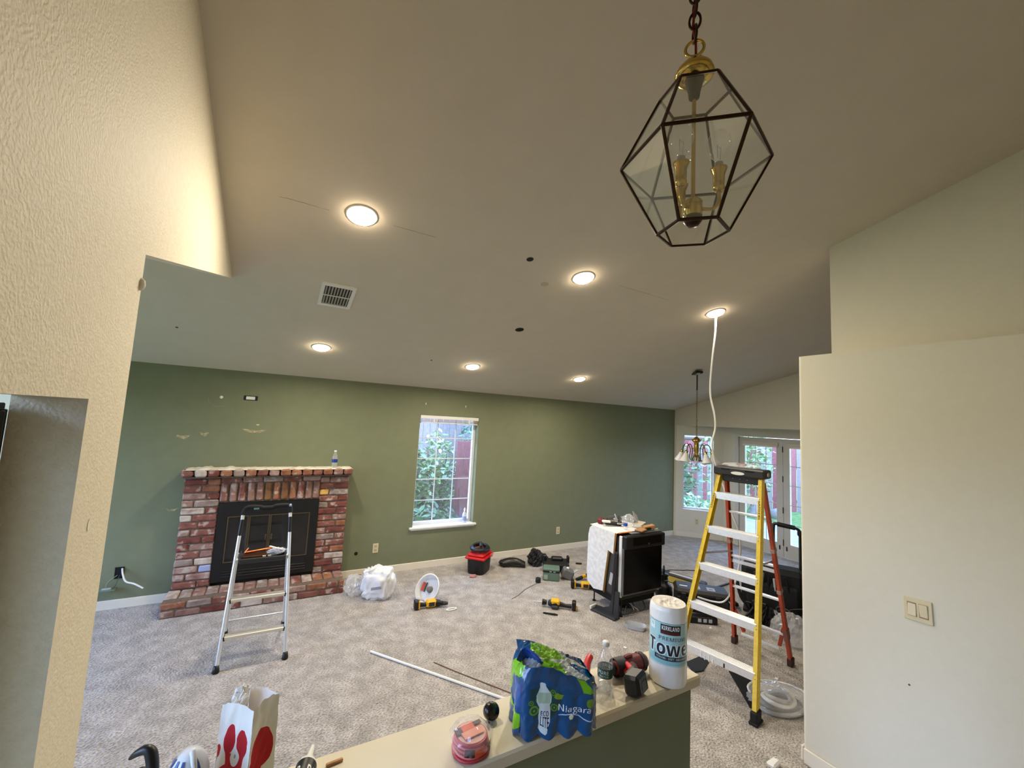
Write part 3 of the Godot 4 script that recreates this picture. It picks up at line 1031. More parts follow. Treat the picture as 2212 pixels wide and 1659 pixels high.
# ---------------------------------------------------------------- brass lantern
func lantern() -> void:
	var c := V(0.915, 0, -0.683)
	var t := thing("hanging_lantern", "large brass and glass six-sided lantern hanging on a chain in the foreground", "lantern", c)
	var to_cam := V(-c.x, 0, -c.z).normalized()
	var right := V(-to_cam.z, 0, to_cam.x)
	if right.dot(V(0.87, 0, 0.49)) < 0:
		right = -right
	var ring := func(r: float, y: float) -> Array:
		var out := []
		for i in 6:
			var a := 0.155 + deg_to_rad(-30 + 60 * i)
			out.append(to_cam * r * cos(a) + right * r * sin(a) + V(0, y, 0))
		return out
	var top: Array = ring.call(0.089, 2.935)
	var belt: Array = ring.call(0.19, 2.740)
	var low: Array = ring.call(0.089, 2.544)
	var g := glass(Color(0.85, 0.88, 0.84), 0.20, 0.03)
	for i in 6:
		var j := (i + 1) % 6
		for k in 2:
			var a: Array = [top, belt][k]
			var b: Array = [belt, low][k]
			var st := mb()
			var n: Vector3 = ((a[j] - a[i]) as Vector3).cross(b[i] - a[i]).normalized() * 0.0012
			quad(st, a[i] + n, a[j] + n, b[j] + n, b[i] + n, V(0, 2.74, 0))
			obj("pane", st, g, t)
		for e in [[top[i], top[j]], [belt[i], belt[j]], [low[i], low[j]], [top[i], belt[i]], [belt[i], low[i]]]:
			var st := mb()
			bar(st, e[0], e[1], (e[0] + e[1] - V(0, 5.48, 0)).cross(e[1] - e[0]), 0.0085, 0.006, 0.0015)
			obj("came", st, M.bronze, t)
	# cap, finial, loop
	turned("neck", [Vector2(0.0, 2.928), Vector2(0.014, 2.93), Vector2(0.016, 2.945), Vector2(0.026, 2.986), Vector2(0.0, 2.995)], plain(Color(0.10, 0.075, 0.05), 0.7), t, 20)
	turned("cap", [Vector2(0.020, 2.984), Vector2(0.038, 2.986), Vector2(0.049, 2.992), Vector2(0.051, 2.998), Vector2(0.047, 3.010), Vector2(0.036, 3.024), Vector2(0.022, 3.033), Vector2(0.012, 3.038), Vector2(0.008, 3.046), Vector2(0.010, 3.052), Vector2(0.0, 3.058)], M.brass, t, 36)
	var lp := []
	for k in 20:
		lp.append(right * 0.024 * cos(TAU * k / 20) + V(0, 3.078 + 0.024 * sin(TAU * k / 20), 0))
	var st := mb()
	tube(st, lp, 0.0042, 8, false, true)
	obj("loop", st, M.brass, t)
	# chain up to the ceiling, with the supply cord through it
	var y := 3.122
	var k := 0
	while y < ceil_y(c.z) - 0.02:
		var side := right if k % 2 else (right * 0.35 + to_cam).normalized()
		lp = []
		for q in 18:
			var a := TAU * q / 18
			lp.append(side * 0.0145 * cos(a) + V(0, y + 0.026 * sin(a), 0))
		st = mb()
		tube(st, lp, 0.0035, 6, false, true)
		obj("chain_link", st, M.bronze, t)
		y += 0.040
		k += 1
	var cord := []
	for q in 15:
		cord.append(V(0.004 * sin(q * 1.9), 3.06 + (ceil_y(c.z) - 3.06) * q / 14.0, 0.004 * cos(q * 1.5)))
	rod("cord", cord, 0.0035, M.dark_red, t, 6)
	turned("canopy", [Vector2(0.0, ceil_y(c.z) - 0.035), Vector2(0.02, ceil_y(c.z) - 0.03), Vector2(0.055, ceil_y(c.z) - 0.005), Vector2(0.06, ceil_y(c.z) + 0.015)], M.brass, t, 28)
	# stem, hub, arms, sockets, bulbs
	rod("stem", [V(0, 2.60, 0), V(0, 2.93, 0)], 0.0055, M.brass, t, 10)
	turned("hub", [Vector2(0.0, 2.572), Vector2(0.017, 2.574), Vector2(0.021, 2.582), Vector2(0.021, 2.590), Vector2(0.024, 2.592), Vector2(0.024, 2.628), Vector2(0.019, 2.634), Vector2(0.008, 2.640), Vector2(0.0, 2.64)], M.brass, t, 28)
	turned("bottom_cap", [Vector2(0.0, 2.560), Vector2(0.014, 2.563), Vector2(0.023, 2.575), Vector2(0.0235, 2.588)], M.bronze, t, 24)
	var bulb := glass(Color(1, 1, 1), 0.07, 0.01)
	for q in 3:
		var an: float = [-0.49, 1.60, -2.58][q]
		var d := to_cam * cos(an) + right * sin(an)
		var s := d * 0.062
		var h := 0.0
		rod("arm", smooth_path([d * 0.02 + V(0, 2.608, 0), d * 0.045 + V(0, 2.603, 0), s + V(0, 2.618, 0), s + V(0, 2.650 + h, 0)], 5), 0.0048, M.brass, t, 8)
		var xf := Transform3D(Basis(), s + V(0, h, 0))
		var so := turned("socket", [Vector2(0.006, 2.648), Vector2(0.013, 2.652), Vector2(0.0145, 2.662), Vector2(0.013, 2.668), Vector2(0.0145, 2.674), Vector2(0.0145, 2.694), Vector2(0.019, 2.706), Vector2(0.021, 2.712), Vector2(0.0, 2.713)], M.brass, t, 22, xf)
		turned("candle_sleeve", [Vector2(0.0105, 2.712), Vector2(0.0105, 2.728)], M.steel, so, 16, xf)
		var bu := turned("bulb", [Vector2(0.009, 2.728), Vector2(0.011, 2.738), Vector2(0.022, 2.752), Vector2(0.031, 2.774), Vector2(0.030, 2.792), Vector2(0.022, 2.808), Vector2(0.010, 2.816), Vector2(0.0, 2.817)], bulb, t, 24, xf)
		rod("filament", [xf * V(-0.006, 2.74, 0), xf * V(-0.008, 2.775, 0), xf * V(0, 2.768, 0.003), xf * V(0.008, 2.775, 0), xf * V(0.006, 2.74, 0)], 0.0007, M.steel, bu, 5)


# ---------------------------------------------------------------- ladders
func yellow_ladder() -> void:
	var t := thing("step_ladder", "tall step ladder with yellow front rails, red-orange back legs and a black top cap", "ladder", V(3.05, 0, -2.07))
	var w := V(0.2, 0, 0.98).normalized()
	var d := V(0.98, 0, -0.2).normalized()
	var up := V(0, 1, 0)
	var front := func(h: float, s: float) -> Vector3:
		var f := h / 1.62
		return d * (0.565 * f) + up * h + w * s * lerpf(0.303, 0.170, f)
	var back := func(h: float, s: float) -> Vector3:
		var f := h / 1.62
		return d * lerpf(1.09, 0.665, f) + up * h + w * s * lerpf(0.235, 0.150, f)
	var tread := noisy([[0.0, Color(0.86, 0.86, 0.85)], [0.6, Color(0.90, 0.90, 0.89)], [1.0, Color(0.92, 0.92, 0.92)]], 0.02, 6.0, 0.35, 4, 256, 140)
	tread.metallic = 0.55
	var yel := noisy([[0.0, Color(0.78, 0.65, 0.13)], [0.5, Color(0.85, 0.73, 0.14)], [1.0, Color(0.89, 0.78, 0.25)]], 0.02, 5.0, 0.45, 4, 256, 141)
	var org := noisy([[0.0, Color(0.62, 0.23, 0.12)], [1.0, Color(0.74, 0.30, 0.16)]], 0.02, 5.0, 0.5, 3, 256, 142)
	for s in [-1.0, 1.0]:
		var a: Vector3 = front.call(0.05, s)
		var b: Vector3 = front.call(1.645, s)
		var st := mb()
		# a channel: web outside, two flanges
		bar(st, a + w * s * 0.012, b + w * s * 0.012, w, 0.005, 0.075, 0.001)
		bar(st, a - d * 0.035, b - d * 0.035, w, 0.028, 0.005, 0.001)
		bar(st, a + d * 0.035, b + d * 0.035, w, 0.028, 0.005, 0.001)
		var rail := obj("front_rail", st, yel, t)
		for h in [0.30, 0.60, 0.90, 1.20, 1.49]:
			for k in 2:
				var p: Vector3 = front.call(h - 0.03 + 0.025 * k, s)
				turned("rivet", [Vector2(0.0045, 0), Vector2(0.003, 0.002), Vector2(0, 0.0025)], M.steel, rail, 8, look(p - d * 0.0385, -d, w))
		if s > 0:
			var p: Vector3 = front.call(1.40, s)
			var axis: Vector3 = (b - a).normalized()
			letters("lettering", "LADDERS", 0.15, 0.014, Transform3D(Basis(-axis, w, (-axis).cross(w)), p - d * 0.0386), M.black, rail)
		else:
			var p: Vector3 = front.call(1.42, s)
			var axis: Vector3 = (b - a).normalized()
			letters("lettering", "LADDERS", 0.13, 0.013, Transform3D(Basis(axis, -w, axis.cross(-w)), p - d * 0.0386), M.black, rail)
		st = mb()
		var f: Vector3 = front.call(0.055, s)
		box(st, f + V(0, -0.012, 0), V(0.095, 0.085, 0.048), 0.008, Basis(d, up, w * -1.0))
		box(st, f + V(0, -0.045, 0), V(0.115, 0.020, 0.062), 0.006, Basis(d, up, w * -1.0))
		obj("foot", st, M.rubber, t)
		# back leg with a splayed brace near the floor
		a = back.call(0.03, s)
		b = back.call(1.60, s)
		st = mb()
		bar(st, a + w * s * 0.010, b + w * s * 0.010, w, 0.005, 0.055, 0.001)
		bar(st, a - d * 0.026, b - d * 0.026, w, 0.024, 0.005, 0.001)
		bar(st, a + d * 0.026, b + d * 0.026, w, 0.024, 0.005, 0.001)
		var leg := obj("back_leg", st, org, t)
		st = mb()
		var q: Vector3 = back.call(0.34, s)
		var e: Vector3 = back.call(0.03, s)
		bar(st, e - w * s * 0.085 + V(0, 0.11, 0), q - w * s * 0.012, w, 0.028, 0.03, 0.003)
		obj("brace", st, org, leg)
		st = mb()
		q = back.call(0.32, s)
		bar(st, back.call(0.23, s), back.call(0.33, s), w, 0.036, 0.066, 0.003)
		obj("sleeve", st, plain(Color(0.50, 0.30, 0.24), 0.6), leg)
		for h in [0.66, 1.02]:
			st = mb()
			bar(st, back.call(h - 0.016, s), back.call(h + 0.016, s), w, 0.034, 0.064, 0.003)
			obj("band", st, plain(Color(0.62, 0.50, 0.45), 0.5), leg)
		st = mb()
		box(st, e + V(0, 0.006, 0), V(0.075, 0.07, 0.042), 0.006, Basis(d, up, w * -1.0))
		obj("foot", st, plain(Color(0.22, 0.12, 0.10), 0.8), t)
	# five treads with ribs
	for h in [0.30, 0.60, 0.90, 1.20, 1.49]:
		var a: Vector3 = front.call(h, -1.0)
		var b: Vector3 = front.call(h, 1.0)
		var st := mb()
		bar(st, a + w * 0.002, b - w * 0.002, d, 0.082, 0.004, 0.001)
		bar(st, a - d * 0.040 - V(0, 0.026, 0), b - d * 0.040 - V(0, 0.026, 0), d, 0.004, 0.055, 0.001)
		bar(st, a + d * 0.040 - V(0, 0.014, 0), b + d * 0.040 - V(0, 0.014, 0), d, 0.004, 0.030, 0.001)
		for k in 6:
			var o := d * (-0.036 + 0.0144 * k) + V(0, 0.003, 0)
			bar(st, a + o, b + o, d, 0.006, 0.004, 0.001)
		var tr := obj("step", st, tread, t)
		if h < 0.4:
			for k in 4:
				var o: Vector3 = a.lerp(b, [0.31, 0.36, 0.42, 0.47][k])
				piece("paint_drip", o - d * 0.0435 - V(0, [0.030, 0.042, 0.034, 0.045][k], 0), V(0.010, [0.05, 0.035, 0.055, 0.03][k], 0.006), M.white, tr, 0.003, Basis(w, up, d * -1.0))
			piece("dark_mark", a.lerp(b, 0.62) - d * 0.0425 - V(0, 0.038, 0), V(0.011, 0.030, 0.004), M.black, tr, 0.001, Basis(w, up, d * -1.0))
	# back rungs
	for h in [0.27, 0.58, 0.88, 1.30]:
		var st := mb()
		bar(st, back.call(h, -1.0), back.call(h, 1.0), d, 0.030, 0.022, 0.004)
		if h > 0.8 and h < 1.2:
			bar(st, back.call(h - 0.05, -1.0), back.call(h - 0.05, 1.0), d, 0.012, 0.030, 0.002)
		obj("rung", st, tread, t)
	var st := mb()
	bar(st, back.call(0.13, -0.7) - d * 0.02, back.call(0.13, 0.7) - d * 0.02, d, 0.018, 0.024, 0.003)
	obj("rung", st, tread, t)
	# spreaders
	for s in [-1.0, 1.0]:
		st = mb()
		var a: Vector3 = front.call(0.98, s) - w * s * 0.02
		var b: Vector3 = back.call(0.92, s) - w * s * 0.02
		bar(st, a, b, up, 0.018, 0.004, 0.001)
		obj("spreader", st, M.steel, t)
	# top cap with tool slots and an oval badge
	var c := d * 0.605 + V(0, 1.685, 0)
	var bs := Basis(w, up, d * -1.0)
	var cap_m := plain(Color(0.12, 0.115, 0.105), 0.55)
	st = mb()
	box(st, c, V(0.415, 0.075, 0.185), 0.012, bs)
	box(st, c + V(0, -0.06, 0) + d * 0.01, V(0.30, 0.07, 0.10), 0.008, bs)
	var cp := obj("top_cap", st, cap_m, t)
	for k in 2:
		piece("slot", c + w * (-0.105 + 0.2 * k) + V(0, 0.018, 0) - d * 0.0915, V(0.075, 0.012, 0.006), M.black_gloss, cp, 0.001, bs)
	for k in 3:
		turned("screw", [Vector2(0.005, 0), Vector2(0.004, 0.003), Vector2(0, 0.0035)], M.steel, cp, 8, look(c + w * (-0.06 + 0.06 * k) + V(0, -0.06, 0) - d * 0.041, -d, w))
	var badge := mb()
	prism(badge, oval(Vector2.ZERO, 0.055, 0.014, 28), 0.003, Transform3D(Basis(w, up, w.cross(up)), c - d * 0.0955 + V(0, -0.008, 0)))
	var bd := obj("badge", badge, M.white, cp)
	letters("lettering", "WERNER", 0.075, 0.011, Transform3D(Basis(w, up, w.cross(up)), c - d * 0.0963 + V(0, -0.008, 0)).translated(-d * 0.0004), M.black, bd)
	turned("side_bolt", [Vector2(0.022, 0), Vector2(0.022, 0.008), Vector2(0.012, 0.012), Vector2(0, 0.012)], M.steel, cp, 14, look(c + w * 0.206, w, up))
	# things lying on the cap
	var top := V(3.05, 0, -2.07) + c + V(0, 0.038, 0)
	var f := thing("clear_bag", "crumpled clear plastic bag lying on the black top of the yellow ladder", "plastic bag", top)
	crumple(f, "film", V(0.33, 0.035, 0.13), M.film, 301, Basis(w, up, -d), 0.25)
	var sd := thing("screwdriver", "small red-handled screwdriver lying on the yellow ladder's top", "screwdriver", top + V(0, 0.030, 0) - d * 0.03)
	rod("handle", [w * -0.03, w * 0.05], 0.010, M.dark_red, sd, 8)
	rod("shaft", [w * 0.05, w * 0.13], 0.003, M.steel, sd, 6)


# a crumpled sheet or bag: a lumpy closed shape standing on y = 0
func crumple(parent: Node, called: String, s: Vector3, m: Material, sd: int, b := Basis(), rough := 0.35, n := 18, flat := true, boxy := 1.0) -> MeshInstance3D:
	var nz := FastNoiseLite.new()
	nz.seed = sd
	nz.frequency = 1.0
	nz.noise_type = FastNoiseLite.TYPE_SIMPLEX
	var st := mb()
	grid(st, n * 2, n, func(u: float, v: float) -> Vector3:
		var a := -u * TAU
		var p := PI * v - PI / 2
		var dir := V(cos(p) * cos(a), sin(p), cos(p) * sin(a))
		var k := 1.0 + rough * (0.8 * nz.get_noise_3dv(dir * 1.1) + 0.7 * absf(nz.get_noise_3dv(dir * 2.1 + V(9, 2, 4))) - 0.3 + 0.22 * absf(nz.get_noise_3dv(dir * 4.4)))
		if boxy < 1.0:
			dir = V(signf(dir.x) * pow(absf(dir.x), boxy), signf(dir.y) * pow(absf(dir.y), boxy), signf(dir.z) * pow(absf(dir.z), boxy)) * 0.88
		var q := V(dir.x * k * s.x * 0.5, maxf(dir.y * k * 0.62 + 0.5, 0.0) * s.y, dir.z * k * s.z * 0.5)
		return b * q, false, flat)
	return obj(called, st, m, parent)


func small_ladder() -> void:
	var t := thing("step_stool", "small folding step ladder with silver tube rails in front of the fireplace", "ladder", V(0.01, 0, -3.95))
	var tube_m := plain(Color(0.87, 0.89, 0.91), 0.3, 0.45)
	var front := func(y: float, s: float) -> Vector3: return V(s * lerpf(0.232, 0.178, y / 1.155), y, -0.304 * y)
	var back := func(y: float, s: float) -> Vector3: return V(s * lerpf(0.228, 0.185, y / 0.80), y, lerpf(-0.62, -0.27, y / 0.80))
	for s in [-1.0, 1.0]:
		rod("front_rail", [front.call(0.04, s), front.call(0.94, s)], 0.0135, tube_m, t, 12)
		rod("grip", [front.call(0.94, s), front.call(1.065, s)], 0.0145, M.black, t, 12)
		rod("rail_top", [front.call(1.065, s), front.call(1.10, s)], 0.0138, M.white, t, 12)
		rod("back_leg", [back.call(0.04, s), back.call(0.80, s)], 0.011, tube_m, t, 10)
		var st := mb()
		var p: Vector3 = front.call(0.0, s)
		lathe(st, [Vector2(0, 0.0), Vector2(0.023, 0.001), Vector2(0.024, 0.012), Vector2(0.018, 0.05), Vector2(0.0, 0.052)], 14, Transform3D(Basis(), p))
		obj("foot", st, M.black, t)
		p = back.call(0.0, s)
		st = mb()
		lathe(st, [Vector2(0, 0.0), Vector2(0.020, 0.001), Vector2(0.021, 0.012), Vector2(0.015, 0.05), Vector2(0.0, 0.052)], 14, Transform3D(Basis(), p))
		obj("foot", st, M.black, t)
	# the padded top bar
	rod("top_bar", smooth_path([front.call(1.10, -1.0), front.call(1.14, -0.98) + V(0.004, 0.0, 0), V(-0.145, 1.160, -0.352), V(-0.06, 1.158, -0.352), V(-0.04, 1.150, -0.352), V(0.04, 1.150, -0.352), V(0.06, 1.160, -0.352), V(0.145, 1.164, -0.352), front.call(1.145, 0.98), front.call(1.10, 1.0)], 4), 0.0195, M.rubber, t, 12)
	var sticker := mb()
	box(sticker, V(-0.085, 1.152, -0.333), V(0.04, 0.018, 0.003), 0.001, Basis(V(1, 0, 0), -0.3))
	obj("sticker", sticker, plain(Color(0.35, 0.52, 0.52), 0.5), t)
	piece("tape", V(0.176, 1.165, -0.345), V(0.02, 0.018, 0.04), plain(Color(0.62, 0.70, 0.88), 0.5), t, 0.003)
	# steps
	for y in [0.215, 0.465]:
		var st := mb()
		var z: float = -0.304 * y
		var hw := lerpf(0.232, 0.178, y / 1.155) - 0.012
		box(st, V(0, y, z - 0.02), V(hw * 2, 0.026, 0.058), 0.005)
		for k in 4:
			box(st, V(0, y + 0.0135, z - 0.041 + 0.014 * k), V(hw * 2 - 0.02, 0.003, 0.006), 0.0)
		var o := obj("step", st, plain(Color(0.86, 0.84, 0.79), 0.4, 0.3), t)
		for s in [-1.0, 1.0]:
			piece("bracket", V(s * (hw + 0.002), y - 0.004, z - 0.015), V(0.028, 0.034, 0.05), M.black, o, 0.006)
	rod("cross_bar", [back.call(0.14, -1.0), back.call(0.14, 1.0)], 0.008, tube_m, t, 8)
	# tray
	var st := mb()
	var z := -0.304 * 0.74
	box(st, V(0, 0.735, z - 0.11), V(0.345, 0.022, 0.26), 0.01)
	box(st, V(0, 0.752, z + 0.015), V(0.345, 0.03, 0.014), 0.005)
	box(st, V(-0.168, 0.752, z - 0.11), V(0.012, 0.03, 0.26), 0.005)
	box(st, V(0.168, 0.752, z - 0.11), V(0.012, 0.03, 0.26), 0.005)
	obj("tray", st, M.dark_grey, t)
	for s in [-1.0, 1.0]:
		piece("tray_bolt", V(s * 0.183, 0.765, z + 0.012), V(0.014, 0.014, 0.014), M.white, t, 0.003)
	# what lies on the tray
	var on := V(0.01, 0.748, -3.95 + z - 0.10)
	var cp := thing("copper_pipe", "short shiny copper pipe lying across the tray of the silver step ladder", "pipe", on + V(-0.045, 0.036, -0.02))
	rod("pipe", [V(-0.09, 0.0, 0.02), V(0.11, 0.012, -0.01)], 0.010, M.copper, cp, 12)
	rod("stub", [V(-0.09, 0.0, 0.02), V(-0.065, 0.04, 0.025)], 0.006, M.copper, cp, 10)
	var tb := thing("tool_box", "flat brown tool tin under the copper pipe on the small ladder's tray", "tin", on + V(-0.05, 0.0, 0.015))
	piece("body", V(0, 0.012, 0), V(0.20, 0.024, 0.12), plain(Color(0.30, 0.20, 0.13), 0.4, 0.4), tb, 0.005)
	for k in 2:
		piece("clasp", V(0.06 + 0.04 * k, 0.016, 0.062), V(0.026, 0.012, 0.006), M.white, tb, 0.002)
	var pp := thing("folded_paper", "crumpled white papers on the right half of the silver ladder's tray", "paper", on + V(0.095, 0.0, -0.01))
	crumple(pp, "sheet", V(0.15, 0.045, 0.14), plain(Color(0.70, 0.72, 0.78), 0.6), 310, Basis(), 0.4)
	piece("strip", V(0.0, 0.052, 0.0), V(0.12, 0.006, 0.022), M.white, pp, 0.002, Basis(V(0, 1, 0), -0.5) * Basis(V(0, 0, 1), -0.2))


# ---------------------------------------------------------------- ceiling
func ceiling_things() -> void:
	var down := V(0, -1, SLOPE).normalized()
	var bs := look(Vector3.ZERO, -down, V(1, 0, 0)).basis   # y out of the roof, x right, z along the slope
	var at := V(0.331, ceil_y(-3.505), -3.505)
	var t := thing("ceiling_vent", "square white ceiling register with dark louvres above the fireplace", "vent", at)
	t.basis = bs
	var st := mb()
	slab(st, -0.125, 0.125, -0.18, 0.18, 0.012, [[-0.098, 0.098, -0.145, 0.145]], Transform3D(Basis(V(1, 0, 0), V(0, 0, -1), V(0, 1, 0)), V(0, -0.012, 0)))
	obj("frame", st, M.white, t)
	piece("duct", V(0, -0.001, 0), V(0.20, 0.002, 0.30), M.black, t, 0.0)
	for r in 2:
		for k in 9:
			piece("slat", V(-0.086 + 0.0215 * k, -0.008, -0.073 + 0.146 * r), V(0.014, 0.002, 0.132), plain(Color(0.66, 0.65, 0.62), 0.5), t, 0.0, Basis(V(0, 0, 1), 0.6))
	piece("divider", V(0, -0.010, 0), V(0.20, 0.006, 0.010), M.white, t, 0.001)
	# two cut holes, still empty
	for h in [[1.506, -2.485, 0.026, "small round hole cut in the ceiling between two lamps of the near row"], [2.048, -3.515, 0.044, "larger round hole in the ceiling between the two rows of lamps"]]:
		var o := thing("ceiling_hole", h[3], "hole", V(h[0], ceil_y(h[1]), h[1]), 0.0)
		o.basis = bs
		turned("rim", [Vector2(h[2] * 0.96, -0.0015), Vector2(h[2] * 1.05, -0.0015), Vector2(h[2] * 1.07, 0.0)], plain(Color(0.55, 0.50, 0.44), 0.9), o, 28)
		turned("dark_hollow", [Vector2(0.0, -0.0008), Vector2(h[2], -0.0008)], plain(Color(0.05, 0.035, 0.035), 0.95) if h[2] > 0.04 else plain(Color(0.10, 0.13, 0.16), 0.8), o, 28)
	# pencil and plaster seam marks between the near lamps
	for s in [[V(-0.10, 0, -2.55), V(0.16, 0, -2.55)], [V(0.52, 0, -2.53), V(0.80, 0, -2.53)], [V(2.40, 0, -2.49), V(3.02, 0, -2.50)]]:
		st = mb()
		var a := V(s[0].x, ceil_y(s[0].z) - 0.0007, s[0].z)
		var b := V(s[1].x, ceil_y(s[1].z) - 0.0007, s[1].z)
		var path := []
		for k in 12:
			path.append(a.lerp(b, k / 11.0) + V(0, 0, rng.randf_range(-0.004, 0.004)))
		tube(st, path, 0.0009, 4)
		tag(obj("ceiling_crack", st, plain(Color(0.60, 0.55, 0.48), 0.9)), ["thin hairline crack in the ceiling left of the nearest recessed lamp", "thin hairline crack in the ceiling just right of the nearest recessed lamp", "thin hairline crack in the ceiling left of the lamp with the white cable"][0 if s[0].x < 0 else 1 if s[0].x < 2 else 2], "crack")
	# small screw heads and nail dots
	var dots := [V(-0.827, 0, -4.543), V(1.50, 0, -4.566)]
	for k in 2:
		var p: Vector3 = dots[k]
		p.y = ceil_y(p.z)
		var o := turned("ceiling_anchor", [Vector2(0, -0.004), Vector2(0.010, -0.003), Vector2(0.012, 0.0)], M.dark_grey, self, 10, Transform3D(bs, p))
		tag(o, ["small dark anchor in the ceiling above the left end of the mantel", "small dark anchor in the ceiling left of the lamp over the back window"][k], "anchor")
	# patch by the middle lamp
	st = mb()
	for k in 3:
		prism(st, oval(Vector2.ZERO, 0.035 - 0.006 * k, 0.03, 14), 0.0015, Transform3D(Basis(V(1, 0, 0), bs.z * -1.0, bs.y), V(1.80 + 0.045 * k, ceil_y(-2.72) - 0.0016, -2.72 - 0.015 * k)))
	tag(obj("plaster_patch", st, plain(Color(0.74, 0.68, 0.58), 0.9)), "rough plaster patch in the ceiling just below the middle near lamp", "plaster")
	# the white cable out of the third lamp
	var cab := [V(3.703, 3.205, -2.487), V(3.699, 3.003, -2.492), V(3.682, 2.679, -2.517), V(3.676, 2.403, -2.526), V(3.697, 2.20, -2.495), V(3.702, 2.066, -2.488), V(3.686, 1.908, -2.51), V(3.72, 1.74, -2.50), V(3.80, 1.55, -2.48), V(3.83, 1.40, -2.44), V(3.86, 1.27, -2.42), V(3.94, 1.09, -2.40), V(4.00, 0.86, -2.42), V(4.08, 0.56, -2.52), V(4.20, 0.30, -2.70), V(4.17, 0.25, -2.82), V(4.06, 0.275, -2.92)]
	var cb := rod("white_cable", smooth_path(cab, 6), 0.0085, M.white, self, 8)
	tag(cb, "long white electric cable hanging from a ceiling lamp down behind the yellow ladder", "cable")


# ---------------------------------------------------------------- chandelier in the nook
func chandelier() -> void:
	var t := thing("chandelier", "small brass chandelier with frosted bell shades hanging in the dining nook", "chandelier", V(5.20, 0, -3.78))
	var cy := ceil_y(-3.78)
	var st := mb()
	box(st, V(0, cy - 0.02, 0), V(0.24, 0.035, 0.10), 0.01, Basis(V(0, 1, 0), 0.9))
	obj("canopy", st, plain(Color(0.06, 0.05, 0.05), 0.5), t)
	piece("bracket", V(-0.05, cy - 0.042, 0.05), V(0.09, 0.02, 0.04), M.light_grey, t, 0.004, Basis(V(0, 1, 0), 0.9))
	rod("rod", [V(0, cy - 0.03, 0), V(0, cy - 0.27, 0)], 0.010, M.dark_grey, t, 8)
	# chain as links
	var y := cy - 0.28
	var k := 0
	while y > 1.98:
		var lp := []
		var sd := V(1, 0, 0) if k % 2 else V(0, 0, 1)
		for q in 10:
			lp.append(sd * 0.009 * cos(TAU * q / 10) + V(0, y + 0.020 * sin(TAU * q / 10), 0))
		st = mb()
		tube(st, lp, 0.0028, 5, false, true)
		obj("chain_link", st, M.brass_dull, t)
		y -= 0.033
		k += 1
	turned("column", [Vector2(0.0, 1.655), Vector2(0.012, 1.66), Vector2(0.022, 1.675), Vector2(0.028, 1.69), Vector2(0.030, 1.71), Vector2(0.024, 1.725), Vector2(0.030, 1.74), Vector2(0.033, 1.83), Vector2(0.030, 1.86), Vector2(0.036, 1.875), Vector2(0.060, 1.895), Vector2(0.062, 1.905), Vector2(0.040, 1.925), Vector2(0.030, 1.94), Vector2(0.012, 1.955), Vector2(0.0, 1.96)], M.brass, t, 24)
	for q in 5:
		var d := V(sin(TAU * q / 5 + 0.9), 0, cos(TAU * q / 5 + 0.9))
		var a := rod("arm", smooth_path([d * 0.025 + V(0, 1.72, 0), d * 0.06 + V(0, 1.62, 0), d * 0.095 + V(0, 1.66, 0), d * 0.085 + V(0, 1.77, 0), d * 0.12 + V(0, 1.845, 0), d * 0.17 + V(0, 1.83, 0), d * 0.195 + V(0, 1.765, 0)], 6), 0.0065, plain(Color(0.42, 0.36, 0.25), 0.25, 0.9), t, 8)
		rod("scroll", smooth_path([d * 0.085 + V(0, 1.77, 0), d * 0.05 + V(0, 1.80, 0), d * 0.055 + V(0, 1.75, 0)], 4), 0.004, M.brass, a, 6)
		var xf := Transform3D(look(Vector3.ZERO, V(0, 1, 0) - d * 0.25, d).basis, d * 0.200 + V(0, 1.76, 0))
		turned("holder", [Vector2(0.020, -0.045), Vector2(0.022, -0.035), Vector2(0.020, -0.010), Vector2(0.012, 0.0), Vector2(0, 0.004)], M.brass, t, 16, xf)
		turned("shade", [Vector2(0.070, -0.165), Vector2(0.062, -0.140), Vector2(0.045, -0.10), Vector2(0.034, -0.07), Vector2(0.028, -0.045), Vector2(0.020, -0.038)], M.frost, t, 24, xf)


# ---------------------------------------------------------------- on the walls
# p on the wall, b: x along the wall, y up, z towards the room
func outlet(p: Vector3, b: Basis, label: String) -> void:
	var t := thing("wall_outlet", label, "outlet", p)
	t.basis = b
	var st := mb()
	box(st, V(0, 0, 0.003), V(0.070, 0.115, 0.006), 0.002)
	obj("plate", st, M.almond, t)
	for s in [-1.0, 1.0]:
		var r := piece("receptacle", V(0, 0.024 * s, 0.0065), V(0.034, 0.029, 0.003), plain(Color(0.74, 0.66, 0.52), 0.4), t, 0.001)
		for k in [-1.0, 1.0]:
			piece("slot", V(0.006 * k, 0.024 * s + 0.003, 0.008), V(0.002, 0.008, 0.001), M.slot, r, 0.0)


